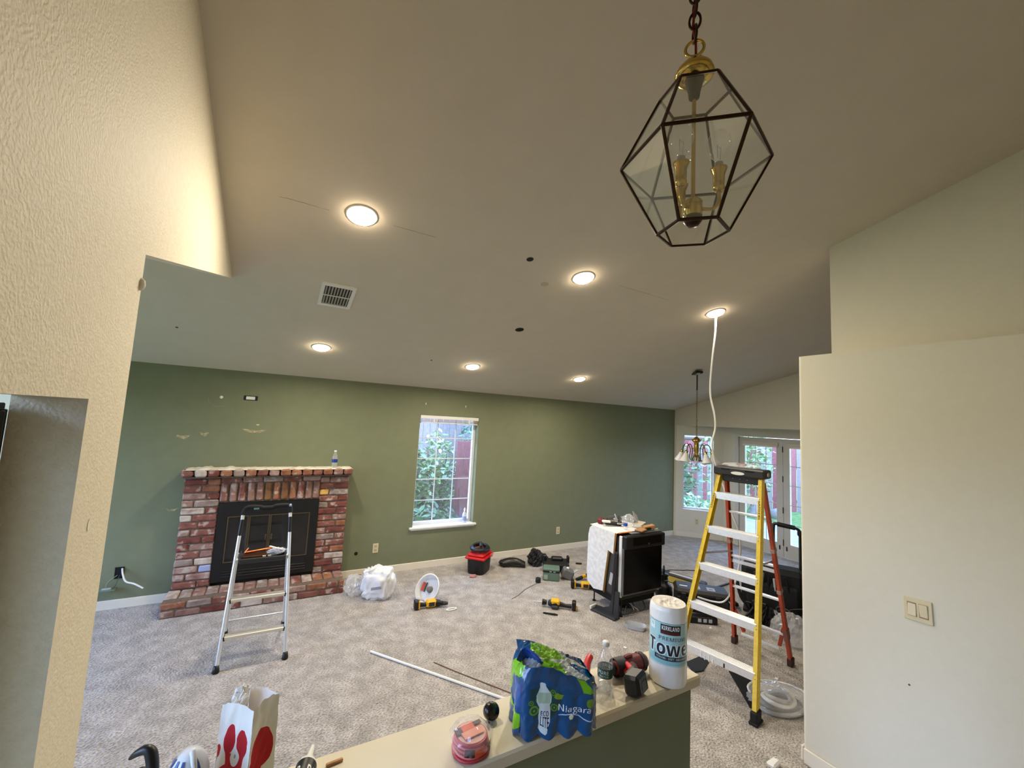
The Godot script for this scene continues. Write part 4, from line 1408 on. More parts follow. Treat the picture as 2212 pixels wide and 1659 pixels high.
func wall_things() -> void:
	var bk := Basis()
	outlet(V(1.259, 0.322, BACK + 0.0005), bk, "almond wall outlet low on the green wall, right of the fireplace")
	outlet(V(4.149, 0.306, BACK + 0.0005), bk, "almond wall outlet low on the green wall, left of the dishwasher")
	# coax hole
	var st := mb()
	lathe(st, [Vector2(0.0, 0.001), Vector2(0.012, 0.001), Vector2(0.020, 0.002), Vector2(0.022, 0.0)], 14, look(V(1.025, 0.278, BACK), V(0, 0, 1), V(1, 0, 0)))
	tag(obj("cable_hole", st, plain(Color(0.06, 0.07, 0.05), 0.9)), "small dark cable hole in the green wall just right of the fireplace", "hole")
	# open box with a white cable and a hanging plate
	var t := thing("junction_box", "open black junction box in the green wall left of the fireplace", "junction box", V(-1.204, 0.337, BACK))
	st = mb()
	slab(st, -0.035, 0.035, -0.055, 0.055, 0.006, [[-0.028, 0.028, -0.048, 0.048]])
	obj("box_rim", st, M.black, t)
	piece("box_inside", V(0, 0, 0.001), V(0.058, 0.098, 0.002), M.black_soft, t, 0.0)
	var w := rod("loose_cable", smooth_path([V(-1.185, 0.375, BACK + 0.004), V(-1.165, 0.33, BACK + 0.05), V(-1.13, 0.27, BACK + 0.08), V(-1.06, 0.245, BACK + 0.10), V(-0.985, 0.20, BACK + 0.12)], 6), 0.008, M.white, self, 8)
	tag(w, "stiff white cable sticking out of the open wall box left of the fireplace", "cable")
	t = thing("hanging_outlet", "pale green outlet plate dangling on wires below the open wall box", "outlet", V(-1.26, 0.20, BACK + 0.05))
	piece("plate", V(0, 0, 0), V(0.115, 0.012, 0.07), plain(Color(0.42, 0.50, 0.40), 0.5), t, 0.003, Basis(V(0, 0, 1), -0.05))
	piece("receptacle", V(-0.01, 0.012, 0.01), V(0.07, 0.012, 0.03), M.light_grey, t, 0.003)
	rod("wire", smooth_path([V(-0.02, 0.01, 0), V(-0.01, 0.07, 0.0), V(0.045, 0.115, -0.045)], 5), 0.003, plain(Color(0.55, 0.62, 0.52), 0.5), t, 6)
	rod("wire", smooth_path([V(0.04, 0.01, 0), V(0.06, 0.07, 0.0), V(0.060, 0.115, -0.045)], 5), 0.003, plain(Color(0.25, 0.33, 0.25), 0.5), t, 6)
	# recessed outlet high on the wall, and what is left of a bracket
	t = thing("recessed_outlet", "white outlet in a black cut-out high on the green wall above the mantel", "outlet", V(-0.271, 2.14, BACK))
	piece("cut_out", V(0, 0, 0.001), V(0.135, 0.052, 0.003), M.black, t, 0.0)
	piece("receptacle", V(-0.002, 0, 0.005), V(0.088, 0.036, 0.008), M.white, t, 0.008)
	t = thing("wall_anchor", "white anchor inside a scratched ring high on the green wall, left of the outlet", "anchor", V(-0.548, 2.130, BACK))
	turned("anchor", [Vector2(0.017, 0), Vector2(0.013, 0.006), Vector2(0, 0.008)], M.white, t, 12, look(V(0, 0, 0), V(0, 0, 1), V(1, 0, 0)))
	var arc := []
	for k in 22:
		var a := deg_to_rad(175 + 7.2 * k)
		arc.append(V(-0.02 + 0.095 * cos(a), -0.02 + 0.085 * sin(a), 0.0008))
	rod("scratch", arc, 0.0022, plain(Color(0.58, 0.60, 0.46), 0.9), t, 4)
	# filler smears over the mantel
	var smear := noisy([[0.0, Color(0.52, 0.50, 0.36)], [0.5, Color(0.64, 0.60, 0.46)], [1.0, Color(0.78, 0.72, 0.58)]], 0.03, 8.0, 0.9, 3, 128, 150)
	var names := ["long ochre filler smear on the green wall below the white outlet", "small pale filler smear under the scratched ring", "pale filler smear on the green wall above the left of the mantel", "leftmost pale filler smear on the green wall above the mantel", "faint filler smear at the wall left of the brick pillar"]
	var where := [[V(-0.20, 1.775, 0), 0.125, 0.014], [V(-0.39, 1.70, 0), 0.035, 0.012], [V(-0.66, 1.725, 0), 0.045, 0.018], [V(-0.84, 1.69, 0), 0.06, 0.02], [V(-0.86, 0.93, 0), 0.055, 0.010]]
	for k in 5:
		var poly := []
		for q in 22:
			var a := TAU * q / 22
			poly.append(Vector2(where[k][1] * cos(a) * rng.randf_range(0.75, 1.1), where[k][2] * sin(a) * rng.randf_range(0.6, 1.3) + 0.012 * cos(a * 2.0)))
		st = mb()
		prism(st, poly, 0.0012, Transform3D(Basis(), where[k][0] + V(0, 0, BACK)))
		tag(obj("filler_smear", st, smear), names[k], "filler smear")
	st = mb()
	prism(st, oval(Vector2.ZERO, 0.016, 0.007, 12), 0.003, Transform3D(Basis(), V(-0.175, 1.84, BACK)))
	tag(obj("filler_dot", st, M.almond), "tiny pale filler dot above the long ochre smear on the green wall", "filler")
	# curtain rod anchors over the window
	for k in 2:
		st = mb()
		box(st, V([1.788, 2.389][k], 2.215, BACK + 0.004), V(0.010, 0.03, 0.008), 0.002)
		tag(obj("curtain_anchor", st, M.white), ["small white curtain anchor over the left side of the back window", "small white curtain anchor over the right side of the back window"][k], "anchor")
	# double rocker switch on the right wall
	t = thing("light_switch", "almond double rocker switch plate on the right wall", "switch", V(3.0595, 1.135, -0.883))
	t.basis = Basis(V(0, 0, 1), V(0, 1, 0), V(-1, 0, 0)) * Basis(V(0, 0, 1), 0.03)
	piece("plate", V(0, 0, 0.003), V(0.116, 0.118, 0.007), M.almond, t, 0.003)
	for k in 2:
		var r := piece("rocker", V(-0.023 + 0.046 * k, 0, 0.007), V(0.034, 0.067, 0.006), plain(Color(0.85, 0.80, 0.66), 0.35), t, 0.002, Basis(V(1, 0, 0), 0.09 if k else -0.09))
		piece("rocker_frame", V(-0.023 + 0.046 * k, 0, 0.0067), V(0.037, 0.070, 0.0015), plain(Color(0.55, 0.49, 0.36), 0.5), r, 0.0)
	st = mb()
	lathe(st, [Vector2(0, 0.004), Vector2(0.004, 0.003), Vector2(0.005, 0.0)], 8, look(V(3.06, 0.735, -0.93), V(-1, 0, 0), V(0, 1, 0)))
	tag(obj("nail_head", st, plain(Color(0.35, 0.31, 0.26), 0.7)), "single dark nail head low on the right wall under the switch", "nail")
	# plaster chip mark on the pier of the left wall
	st = mb()
	prism(st, [Vector2(0, 0.014), Vector2(0.006, 0.006), Vector2(0.005, -0.009), Vector2(0, -0.014), Vector2(-0.005, -0.005), Vector2(-0.004, 0.007)], 0.0012, Transform3D(Basis(V(0, 0, 1), V(0, 1, 0), V(-1, 0, 0)), V(-0.3657, 1.719, -1.374)))
	tag(obj("plaster_chip", st, M.trim), "small pale chip on the pier beside the left doorway", "plaster")


# ---------------------------------------------------------------- dishwasher pulled out into the room
func dishwasher() -> void:
	var t := thing("dishwasher", "pulled-out dishwasher with a black front and a white insulation jacket", "dishwasher", V(3.364, 0, -3.31))
	var seal := plain(Color(0.48, 0.36, 0.14), 0.8)
	piece("tub", V(0.30, 0.50, -0.30), V(0.57, 0.66, 0.50), M.dark_grey, t, 0.02)
	# jacket: rounded back corner, slanted front edge, over the left side and the top
	var prof := [Vector2(-0.12, 0.868), Vector2(-0.14, 0.64), Vector2(-0.22, 0.66), Vector2(-0.26, 0.40), Vector2(-0.285, 0.20), Vector2(-0.44, 0.17), Vector2(-0.545, 0.22), Vector2(-0.565, 0.32), Vector2(-0.555, 0.75), Vector2(-0.535, 0.83), Vector2(-0.49, 0.868)]
	var white := noisy([[0.0, Color(0.82, 0.82, 0.81)], [1.0, Color(0.92, 0.92, 0.91)]], 0.02, 3.0, 0.75, 3, 256, 160)
	relief(white, noise_tex([], 0.02, 3, 256, 161), 0.03)
	var zy := Transform3D(Basis(V(0, 0, 1), V(0, 1, 0), V(-1, 0, 0)), V(0.0, 0, 0))
	var st := mb()
	prism(st, prof, 0.022, zy)
	# top, bulging a little
	grid(st, 10, 10, func(u: float, v: float) -> Vector3:
		return V(-0.012 + 0.56 * u, 0.864 + 0.012 * sin(u * PI) + 0.004 * sin(v * 9.0 + u * 4.0), -0.545 + 0.44 * v))
	obj("insulation_jacket", st, white, t)
	var felt := []
	for p in [Vector2(-0.12, 0.866), Vector2(-0.14, 0.64)]:
		felt.append(V(-0.008, p.y, p.x + 0.006))
	rod("jacket_edge", felt, 0.010, plain(Color(0.58, 0.40, 0.20), 0.8), t, 6)
	rod("jacket_edge", [V(-0.008, 0.66, -0.212), V(-0.010, 0.40, -0.252), V(-0.008, 0.19, -0.277)], 0.013, seal, t, 6)
	piece("torn_label", V(0.002, 0.36, -0.185), V(0.004, 0.13, 0.045), M.light_grey, t, 0.001, Basis(V(1, 0, 0), 0.2))
	piece("top_edge", V(0.10, 0.872, -0.085), V(0.20, 0.010, 0.022), plain(Color(0.82, 0.44, 0.13), 0.7), t, 0.003)
	piece("side_panel", V(0.010, 0.44, -0.17), V(0.012, 0.46, 0.17), plain(Color(0.22, 0.22, 0.22), 0.5), t, 0.002)
	# door
	piece("door_side", V(0.012, 0.53, -0.055), V(0.024, 0.64, 0.05), M.white, t, 0.008)
	piece("door_side", V(0.588, 0.53, -0.055), V(0.024, 0.64, 0.05), M.white, t, 0.008)
	piece("door_frame", V(0.30, 0.48, -0.018), V(0.60, 0.49, 0.03), plain(Color(0.45, 0.45, 0.46), 0.35, 0.6), t, 0.003)
	piece("door_panel", V(0.302, 0.483, -0.001), V(0.575, 0.462, 0.008), M.black_gloss, t, 0.002)
	var cpn := piece("control_panel", V(0.30, 0.792, 0.002), V(0.61, 0.138, 0.07), M.black, t, 0.010)
	piece("display", V(0.32, 0.80, 0.0375), V(0.44, 0.085, 0.003), M.black_gloss, cpn, 0.001)
	st = mb()
	bar(st, V(0.325, 0.775, 0.040), V(0.335, 0.755, 0.040), V(1, 1, 0), 0.003, 0.002, 0.0)
	bar(st, V(0.345, 0.775, 0.040), V(0.335, 0.755, 0.040), V(1, 1, 0), 0.003, 0.002, 0.0)
	obj("handle_mark", st, M.grey, cpn)
	piece("worktop_strip", V(0.37, 0.868, -0.05), V(0.46, 0.012, 0.06), M.grey, t, 0.002)
	# chassis underneath
	piece("chassis", V(0.30, 0.155, -0.30), V(0.54, 0.10, 0.44), M.black_soft, t, 0.01)
	for x in [0.05, 0.55]:
		for z in [-0.07, -0.50]:
			turned("leg", [Vector2(0.020, 0.0), Vector2(0.020, 0.012), Vector2(0.008, 0.016), Vector2(0.008, 0.24), Vector2(0, 0.24)], M.black, t, 12, Transform3D(Basis(), V(x, 0, z)), true)
	turned("pump", [Vector2(0, 0.02), Vector2(0.07, 0.02), Vector2(0.07, 0.12), Vector2(0.05, 0.14), Vector2(0, 0.14)], M.black, t, 18, Transform3D(Basis(), V(0.26, 0, -0.22)))
	for k in 5:
		var a := rng.randf_range(0.1, 0.5)
		rod("wire", smooth_path([V(a, 0.12, -0.10), V(a + rng.randf_range(-0.1, 0.1), 0.05, -0.03), V(a + rng.randf_range(-0.12, 0.12), 0.02, -0.08), V(a + rng.randf_range(-0.1, 0.1), 0.10, -0.2)], 5), 0.005, [M.dark_grey, M.light_grey, M.black][k % 3], t, 6)
	# black kick plate standing against the side
	var k := thing("kick_plate", "black L-shaped metal kick plate leaning on the dishwasher's left side", "metal bracket", V(3.335, 0, -3.40))
	st = mb()
	box(st, V(-0.006, 0.34, -0.005), V(0.018, 0.67, 0.050), 0.004, Basis(V(1, 0, 0), 0.07))
	obj("upright", st, M.black, k)
	st = mb()
	prism(st, [Vector2(0, 0), Vector2(0.30, 0), Vector2(0.30, 0.040), Vector2(0.20, 0.050), Vector2(0.12, 0.085), Vector2(0.085, 0.16), Vector2(0.07, 0.27), Vector2(0, 0.27)], 0.016, Transform3D(Basis(V(-0.20, 0, -0.98), V(0, 1, 0), V(0.98, 0, -0.20)), V(0.0, 0.004, 0.06)))
	box(st, V(-0.055, 0.015, -0.085), V(0.10, 0.022, 0.32), 0.004, Basis(V(0, 1, 0), 0.20))
	obj("foot_plate", st, M.dark_grey, k)
	piece("end_clip", V(-0.09, 0.035, -0.235), V(0.10, 0.035, 0.02), M.white, k, 0.004, Basis(V(0, 1, 0), 0.2))
	# clutter on top
	var top := 0.872
	var g := "clutter on the dishwasher"
	var o := thing("tape_measure", "dark red tape measure at the back left corner of the dishwasher top", "tape measure", V(3.49, top, -3.815), 0.5)
	piece("case", V(0, 0.032, 0), V(0.11, 0.062, 0.07), M.dark_red, o, 0.016)
	piece("hook", V(0.06, 0.012, 0), V(0.02, 0.02, 0.02), M.steel, o, 0.002)
	o = thing("hand_tool", "black and silver hand tool lying along the dishwasher's left edge", "tool", V(3.545, top + 0.008, -3.67), -0.65)
	piece("grip", V(0, 0.022, 0.0), V(0.20, 0.042, 0.055), M.black, o, 0.014)
	piece("jaw", V(-0.08, 0.040, 0.01), V(0.10, 0.025, 0.05), M.white, o, 0.008)
	piece("lever", V(0.10, 0.03, 0.03), V(0.12, 0.02, 0.025), M.steel, o, 0.006)
	o = thing("metal_bracket", "pile of grey metal brackets behind the blue bottle on the dishwasher", "bracket", V(3.70, top + 0.004, -3.80), -0.3)
	for q in 5:
		var b := Basis.from_euler(V(rng.randf_range(-0.3, 0.3), rng.randf() * 3.0, rng.randf_range(-0.2, 0.2)))
		var s2 := mb()
		box(s2, V(0.05 * q - 0.1, 0.02 + 0.012 * (q % 3), 0.01 * (q % 2)), V(0.13, 0.008, 0.05), 0.002, b)
		box(s2, V(0.05 * q - 0.1, 0.04 + 0.012 * (q % 3), 0.01 * (q % 2)), V(0.13, 0.045, 0.006), 0.002, b)
		obj("bracket", s2, [M.steel, M.grey, M.light_grey][q % 3], o)
	water_bottle("water_bottle", "clear water bottle with a blue label standing on the dishwasher", V(3.56, top, -3.49), 0.145, plain(Color(0.10, 0.30, 0.75), 0.4), "")
	o = thing("clear_bag", "crumpled clear plastic bag on the dishwasher behind the blue label", "plastic bag", V(3.715, top + 0.006, -3.605))
	crumple(o, "film", V(0.15, 0.12, 0.13), M.film, 320, Basis(), 0.5)
	o = thing("paper_sheet", "folded pale grey paper sheet standing up on the dishwasher's right half", "paper", V(3.82, top + 0.03, -3.575), 0.35)
	piece("sheet", V(0, 0.06, 0), V(0.15, 0.13, 0.006), plain(Color(0.66, 0.63, 0.58), 0.8), o, 0.002, Basis(V(0, 0, 1), -0.5) * Basis(V(1, 0, 0), -0.5))
	piece("fold", V(-0.05, 0.02, 0.06), V(0.15, 0.006, 0.10), plain(Color(0.72, 0.68, 0.62), 0.8), o, 0.002, Basis(V(0, 0, 1), 0.15))
	o = thing("cardboard", "torn brown cardboard pieces along the front edge of the dishwasher top", "cardboard", V(3.76, top + 0.010, -3.375))
	var card := plain(Color(0.66, 0.48, 0.30), 0.85)
	piece("piece", V(-0.06, 0.008, 0), V(0.18, 0.014, 0.09), card, o, 0.002, Basis(V(0, 1, 0), 0.3))
	piece("piece", V(0.07, 0.022, -0.02), V(0.13, 0.035, 0.07), card, o, 0.004, Basis(V(0, 1, 0), -0.4) * Basis(V(0, 0, 1), 0.2))
	piece("piece", V(0.02, 0.016, 0.02), V(0.08, 0.02, 0.03), M.black, o, 0.004)
	o = thing("wood_stick", "thin pale stick poking out over the right edge of the dishwasher", "stick", V(3.86, top, -3.36))
	rod("stick", [V(-0.10, 0.008, 0), V(0.075, 0.018, 0.005)], 0.004, M.trim, o, 6)


# a small drinking-water bottle, h scales the shape
func water_bottle(called: String, label: String, p: Vector3, h: float, lab: Material, group: String) -> Node3D:
	var t := thing(called, label, "bottle", p, 0.0, group)
	var k := h / 0.20
	var prof := []
	for q in [[0.0, 0.004], [0.024, 0.0], [0.031, 0.006], [0.0325, 0.02], [0.031, 0.028], [0.0325, 0.036], [0.031, 0.044], [0.0325, 0.052], [0.0325, 0.10], [0.031, 0.106], [0.0325, 0.112], [0.029, 0.135], [0.020, 0.158], [0.0135, 0.172], [0.0125, 0.180], [0.0125, 0.186]]:
		prof.append(Vector2(q[0] * k, q[1] * k))
	turned("body", prof, glass(Color(0.97, 0.98, 1.0), 0.10, 0.04), t, 24)
	turned("cap", [Vector2(0.0, 0.200 * k), Vector2(0.013 * k, 0.200 * k), Vector2(0.0150 * k, 0.197 * k), Vector2(0.0152 * k, 0.183 * k), Vector2(0.0, 0.183 * k)].duplicate(), M.white, t, 20)
	turned("label", [Vector2(0.0330 * k, 0.060 * k), Vector2(0.0330 * k, 0.098 * k)], lab, t, 24)
	turned("water", [Vector2(0.0, 0.006 * k), Vector2(0.0295 * k, 0.008 * k), Vector2(0.0300 * k, 0.055 * k), Vector2(0.0, 0.055 * k)], glass(Color(0.85, 0.92, 1.0), 0.06, 0.02), t, 20)
	return t


# ---------------------------------------------------------------- on the half wall
func towel_image() -> Image:
	var im := Image.create(1024, 640, false, Image.FORMAT_RGB8)
	im.fill(Color(0.94, 0.93, 0.91))
	var teal := Color(0.56, 0.78, 0.80)
	im.fill_rect(Rect2i(0, 125, 1024, 330), Color(0.66, 0.82, 0.83))
	im.fill_rect(Rect2i(0, 360, 1024, 95), teal)
	im.fill_rect(Rect2i(0, 122, 1024, 5), Color(0.38, 0.56, 0.58))
	fill_poly(im, [Vector2(0, 455), Vector2(1024, 455), Vector2(1024, 467), Vector2(800, 475), Vector2(520, 463), Vector2(300, 477), Vector2(0, 465)], teal.lerp(Color.WHITE, 0.35))
	# the camera faces x = 512
	im.fill_rect(Rect2i(330, 140, 56, 60), Color(0.90, 0.95, 0.95))
	write_on(im, "70", Vector2(358, 160), 34, 24, Color(0.45, 0.65, 0.68))
	im.fill_rect(Rect2i(447, 136, 178, 78), Color(0.05, 0.05, 0.06))
	im.fill_rect(Rect2i(447, 190, 178, 24), Color(0.30, 0.10, 0.09))
	write_on(im, "KIRKLAND", Vector2(536, 163), 156, 34, Color(0.95, 0.95, 0.95))
	write_on(im, "PREMIUM", Vector2(553, 248), 240, 30, Color(0.30, 0.40, 0.44))
	for o in [Vector2(-7, -5), Vector2(7, -5), Vector2(-7, 6), Vector2(7, 6), Vector2(0, 9)]:
		write_on(im, "Towels", Vector2(578, 322) + o, 520, 118, Color(0.90, 0.96, 0.97))
	write_on(im, "Towels", Vector2(578, 322), 520, 118, Color(0.06, 0.09, 0.14))
	im.fill_rect(Rect2i(392, 388, 340, 34), Color(0.10, 0.14, 0.18))
	write_on(im, "STRONG · SOFT · ABSORBENT", Vector2(560, 405), 300, 17, Color(0.75, 0.85, 0.88))
	return im


func counter_things() -> void:
	# paper towel roll in its film
	var t := thing("paper_towel_roll", "wrapped roll of paper towels standing at the end of the half wall", "paper towels", V(1.345, CAP, -1.09))
	var wrap := image_mat(towel_image(), 0.35)
	wrap.clearcoat_enabled = true
	wrap.clearcoat = 0.5
	wrap.clearcoat_roughness = 0.15
	var nz := FastNoiseLite.new()
	nz.seed = 11
	nz.frequency = 1.0
	var st := mb()
	# the middle of the picture faces the camera
	var a0 := 0.681
	var fn := func(u: float, v: float) -> Vector3:
		var a := a0 + u * TAU
		var d := V(cos(a), 0, -sin(a))
		var r := 0.066 + 0.0018 * nz.get_noise_3d(d.x * 3.0, v * 5.0, d.z * 3.0) + 0.0012 * nz.get_noise_3d(d.x * 9.0, v * 4.0, d.z * 9.0)
		r *= 1.0 - 0.10 * pow(maxf(0.0, (v - 0.94) / 0.06), 2.0) - 0.05 * pow(maxf(0.0, (0.05 - v) / 0.05), 2.0)
		return d * r + V(0, 0.004 + 0.272 * v, 0)
	grid(st, 64, 30, fn, true)
	obj("wrapper", st, wrap, t)
	st = mb()
	grid(st, 48, 10, func(u: float, v: float) -> Vector3:
		var a := -u * TAU
		var r := 0.060 * v
		return V(r * cos(a), 0.2765 - 0.006 * (1.0 - v) + 0.016 * (1.0 - v * v) * nz.get_noise_2d(r * 75.0 * cos(a) + 3.0, r * 40.0 * sin(a)), r * sin(a)), true)
	obj("top_fold", st, plain(Color(0.92, 0.90, 0.87), 0.6), t)
	water_pack()
	# cordless drill lying on its side
	t = thing("cordless_drill", "red and black cordless drill lying with its black battery towards the camera", "drill", V(1.185, CAP, -1.13))
	st = mb()
	var hd := V(0.15, 0, 0.012)
	lathe(st, [Vector2(0, -0.075), Vector2(0.020, -0.073), Vector2(0.028, -0.06), Vector2(0.030, -0.02), Vector2(0.031, 0.03), Vector2(0.028, 0.062), Vector2(0.022, 0.075), Vector2(0, 0.077)], 20, look(V(0.055, 0.034, -0.047), hd, V(0, 1, 0)))
	obj("motor_body", st, plain(Color(0.40, 0.05, 0.07), 0.45), t)
	st = mb()
	lathe(st, [Vector2(0.031, -0.072), Vector2(0.0315, -0.056), Vector2(0.0318, -0.054), Vector2(0.0318, -0.030)], 20, look(V(0.055, 0.034, -0.047), hd, V(0, 1, 0)))
	obj("rubber_ring", st, M.dark_grey, t)
	turned("rubber_ring", [Vector2(0.0325, 0.045), Vector2(0.0325, 0.060)], M.dark_grey, t, 20, look(V(0.055, 0.034, -0.047), hd, V(0, 1, 0)))
	turned("chuck", [Vector2(0.010, -0.120), Vector2(0.017, -0.116), Vector2(0.020, -0.10), Vector2(0.021, -0.085), Vector2(0.019, -0.075)], plain(Color(0.32, 0.33, 0.36), 0.4, 0.6), t, 18, look(V(0.055, 0.034, -0.047), hd, V(0, 1, 0)), true)
	rod("bit", [V(0.055, 0.034, -0.047) - hd * 0.78, V(0.055, 0.036, -0.047) - hd * 0.97], 0.004, M.steel, t, 6)
	rod("handle", smooth_path([V(0.045, 0.034, -0.030), V(0.028, 0.033, 0.000), V(0.005, 0.034, 0.030)], 5), [0.022, 0.0225, 0.023, 0.0225, 0.021, 0.020, 0.019, 0.019, 0.0195, 0.021, 0.023], plain(Color(0.26, 0.20, 0.21), 0.7), t, 14)
	rod("grip_red", smooth_path([V(0.022, 0.048, -0.040), V(0.020, 0.050, -0.018), V(0.012, 0.050, 0.006)], 4), 0.011, plain(Color(0.80, 0.10, 0.14), 0.45), t, 10)
	piece("trigger", V(0.010, 0.034, -0.026), V(0.022, 0.020, 0.026), M.red, t, 0.006)
	piece("forward_switch", V(0.045, 0.066, -0.045), V(0.035, 0.012, 0.018), M.dark_red, t, 0.004)
	var bb := Basis(V(0, 1, 0), 0.35) * Basis(V(1, 0, 0), -0.22)
	piece("battery", V(-0.018, 0.040, 0.052), V(0.078, 0.066, 0.060), plain(Color(0.014, 0.014, 0.015), 0.4), t, 0.010, bb)
	piece("battery_rail", V(-0.006, 0.040, 0.022), V(0.060, 0.050, 0.022), M.dark_grey, t, 0.005, bb)
	piece("battery_badge", V(-0.018, 0.040, 0.052) + bb * V(0, 0.0, 0.0305), V(0.036, 0.022, 0.001), M.black_gloss, t, 0.0, bb)
	# bottles
	var lab := Image.create(256, 48, false, Image.FORMAT_RGB8)
	lab.fill(Color(0.12, 0.30, 0.30))
	for k in 2:
		write_on(lab, "PURE", Vector2(60 + 128 * k, 17), 60, 17, Color(0.85, 0.92, 0.95))
		write_on(lab, "WATER", Vector2(64 + 128 * k, 37), 52, 11, Color(0.65, 0.80, 0.85))
	var lm := image_mat(lab, 0.35)
	lm.uv1_scale = V(-1, -1, 1)
	lm.uv1_offset = V(1, 1, 0)
	var b := water_bottle("water_bottle", "water bottle with a white cap and dark green label beside the red drill", V(1.088, CAP, -1.145), 0.162, lm, "")
	b.rotation.y = 2.2
	var e := thing("clear_cup", "small crumpled clear bottle lying between the water pack and the drill", "bottle", V(1.035, CAP, -1.10))
	crumple(e, "film", V(0.075, 0.055, 0.065), glass(Color(0.97, 0.97, 0.97), 0.10, 0.05), 330, Basis(), 0.5, 14)
	turned("cap_ring", [Vector2(0.012, 0.0), Vector2(0.0135, 0.004), Vector2(0.012, 0.010)], M.light_grey, e, 18, Transform3D(Basis(V(1, 0, 0), 1.2), V(0.045, 0.02, -0.025)))
	water_bottle("water_bottle", "clear water bottle with a blue label standing on the brick mantel", V(0.655, 1.374, -5.36), 0.20, plain(Color(0.10, 0.22, 0.55), 0.4), "")
	# red tool behind the pack
	t = thing("wire_stripper", "red-handled pliers behind the blue water pack, left of the green-labelled bottle", "pliers", V(1.062, CAP, -1.218))
	rod("handle", smooth_path([V(0.045, 0.055, -0.030), V(0.015, 0.045, -0.01), V(-0.02, 0.022, 0.03), V(-0.015, 0.012, 0.055)], 4), 0.013, M.red, t, 10)
	rod("handle", smooth_path([V(0.030, 0.025, -0.035), V(-0.005, 0.028, -0.01), V(-0.03, 0.020, 0.03)], 4), 0.012, plain(Color(0.80, 0.45, 0.38), 0.5), t, 10)
	piece("pivot", V(-0.012, 0.028, 0.035), V(0.03, 0.02, 0.03), M.black, t, 0.006)
	rod("jaw", [V(-0.015, 0.026, 0.035), V(-0.008, 0.012, 0.072)], [0.012, 0.005], M.dark_grey, t, 8)
	# coil of wire in shrink wrap
	t = thing("wire_coil", "round coil of pink-red wire in clear wrap with orange labels on the half wall", "wire coil", V(0.556, CAP, -1.108), 0.12)
	for row in 5:
		st = mb()
		for ringk in 3:
			var lp := []
			for q in 40:
				var a := TAU * q / 40
				var r := 0.050 - 0.0055 * ringk - 0.0018 * row + 0.0015 * sin(a * 3 + row)
				lp.append(V(r * cos(a), 0.007 + 0.0085 * row + 0.001 * sin(a * 2 + ringk), r * sin(a)))
			tube(st, lp, 0.0043, 6, false, true)
		obj("turn", st, plain([Color(0.72, 0.22, 0.25), Color(0.80, 0.38, 0.40)][row % 2], 0.4), t)
	st = mb()
	prism(st, oval(Vector2.ZERO, 0.041, 0.041, 28), 0.004, Transform3D(Basis(V(1, 0, 0), V(0, 0, 1), V(0, -1, 0)), V(0, 0.046, 0)))
	obj("card", st, plain(Color(0.86, 0.66, 0.58), 0.6), t)
	var lb := plain(Color(0.85, 0.30, 0.10), 0.4)
	var br := plain(Color(0.22, 0.10, 0.08), 0.4)
	var tilt := Basis(V(1, 0, 0), 0.10)
	piece("label", V(-0.004, 0.050, -0.016), V(0.040, 0.002, 0.020), lb, t, 0.0, tilt)
	piece("label_dark", V(-0.032, 0.050, -0.014), V(0.020, 0.002, 0.022), br, t, 0.0, tilt)
	piece("label_dark", V(0.028, 0.050, -0.020), V(0.028, 0.002, 0.011), br, t, 0.0, tilt)
	piece("label_window", V(0.0, 0.0495, 0.008), V(0.060, 0.002, 0.026), plain(Color(0.88, 0.56, 0.44), 0.4), t, 0.0)
	for seg in [[-0.35, 0.35, lb], [0.35, 0.85, br], [-0.85, -0.35, br]]:
		st = mb()
		grid(st, 8, 2, func(u: float, v: float) -> Vector3:
			var a := lerpf(seg[0], seg[1], u)
			return V(0.0562 * sin(a), 0.020 + 0.020 * v, 0.0562 * cos(a)))
		obj("side_label", st, seg[2], t)
	crumple(t, "wrap", V(0.124, 0.068, 0.124), glass(Color(0.98, 0.97, 0.97), 0.10, 0.06), 340, Basis(), 0.16, 16)
	# black rubber plug
	t = thing("rubber_cap", "small shiny black round cap standing behind the wire coil", "cap", V(0.661, CAP, -1.188), 0.4)
	st = mb()
	lathe(st, [Vector2(0, -0.017), Vector2(0.018, -0.017), Vector2(0.0225, -0.012), Vector2(0.0245, 0.0), Vector2(0.0235, 0.010), Vector2(0.019, 0.016), Vector2(0, 0.018)], 24, look(V(0, 0.0245, 0), V(-0.25, 0.45, 0.75), V(0, 1, 0)))
	obj("body", st, plain(Color(0.02, 0.02, 0.02), 0.25), t)
	rod("tab", [V(-0.022, 0.008, 0.01), V(-0.034, 0.004, 0.016), V(-0.036, 0.010, 0.020)], 0.003, M.dark_red, t, 6)
	# little wooden stick
	t = thing("wood_shim", "short thin brown wooden shim lying on the half wall's cap", "stick", V(0.216, CAP, -1.221), 0.08)
	piece("shim", V(0, 0.0035, 0), V(0.042, 0.007, 0.010), M.wood, t, 0.002)
	# caulk tube, lying, nozzle over the far edge
	t = thing("caulk_tube", "caulk tube with a white nozzle and a black and yellow label", "caulk tube", V(0.143, CAP, -1.195))
	var ax := V(0.30, 0.02, -0.95)
	var xf := look(V(0, 0.026, 0), ax, V(0, 1, 0))
	turned("nozzle", [Vector2(0.0245, 0.010), Vector2(0.022, 0.020), Vector2(0.010, 0.028), Vector2(0.0085, 0.032), Vector2(0.0040, 0.078), Vector2(0.0, 0.079)], M.white, t, 20, xf)
	var ci := Image.create(256, 256, false, Image.FORMAT_RGB8)
	ci.fill(Color(0.07, 0.07, 0.06))
	ci.fill_rect(Rect2i(0, 95, 256, 161), Color(0.90, 0.80, 0.08))
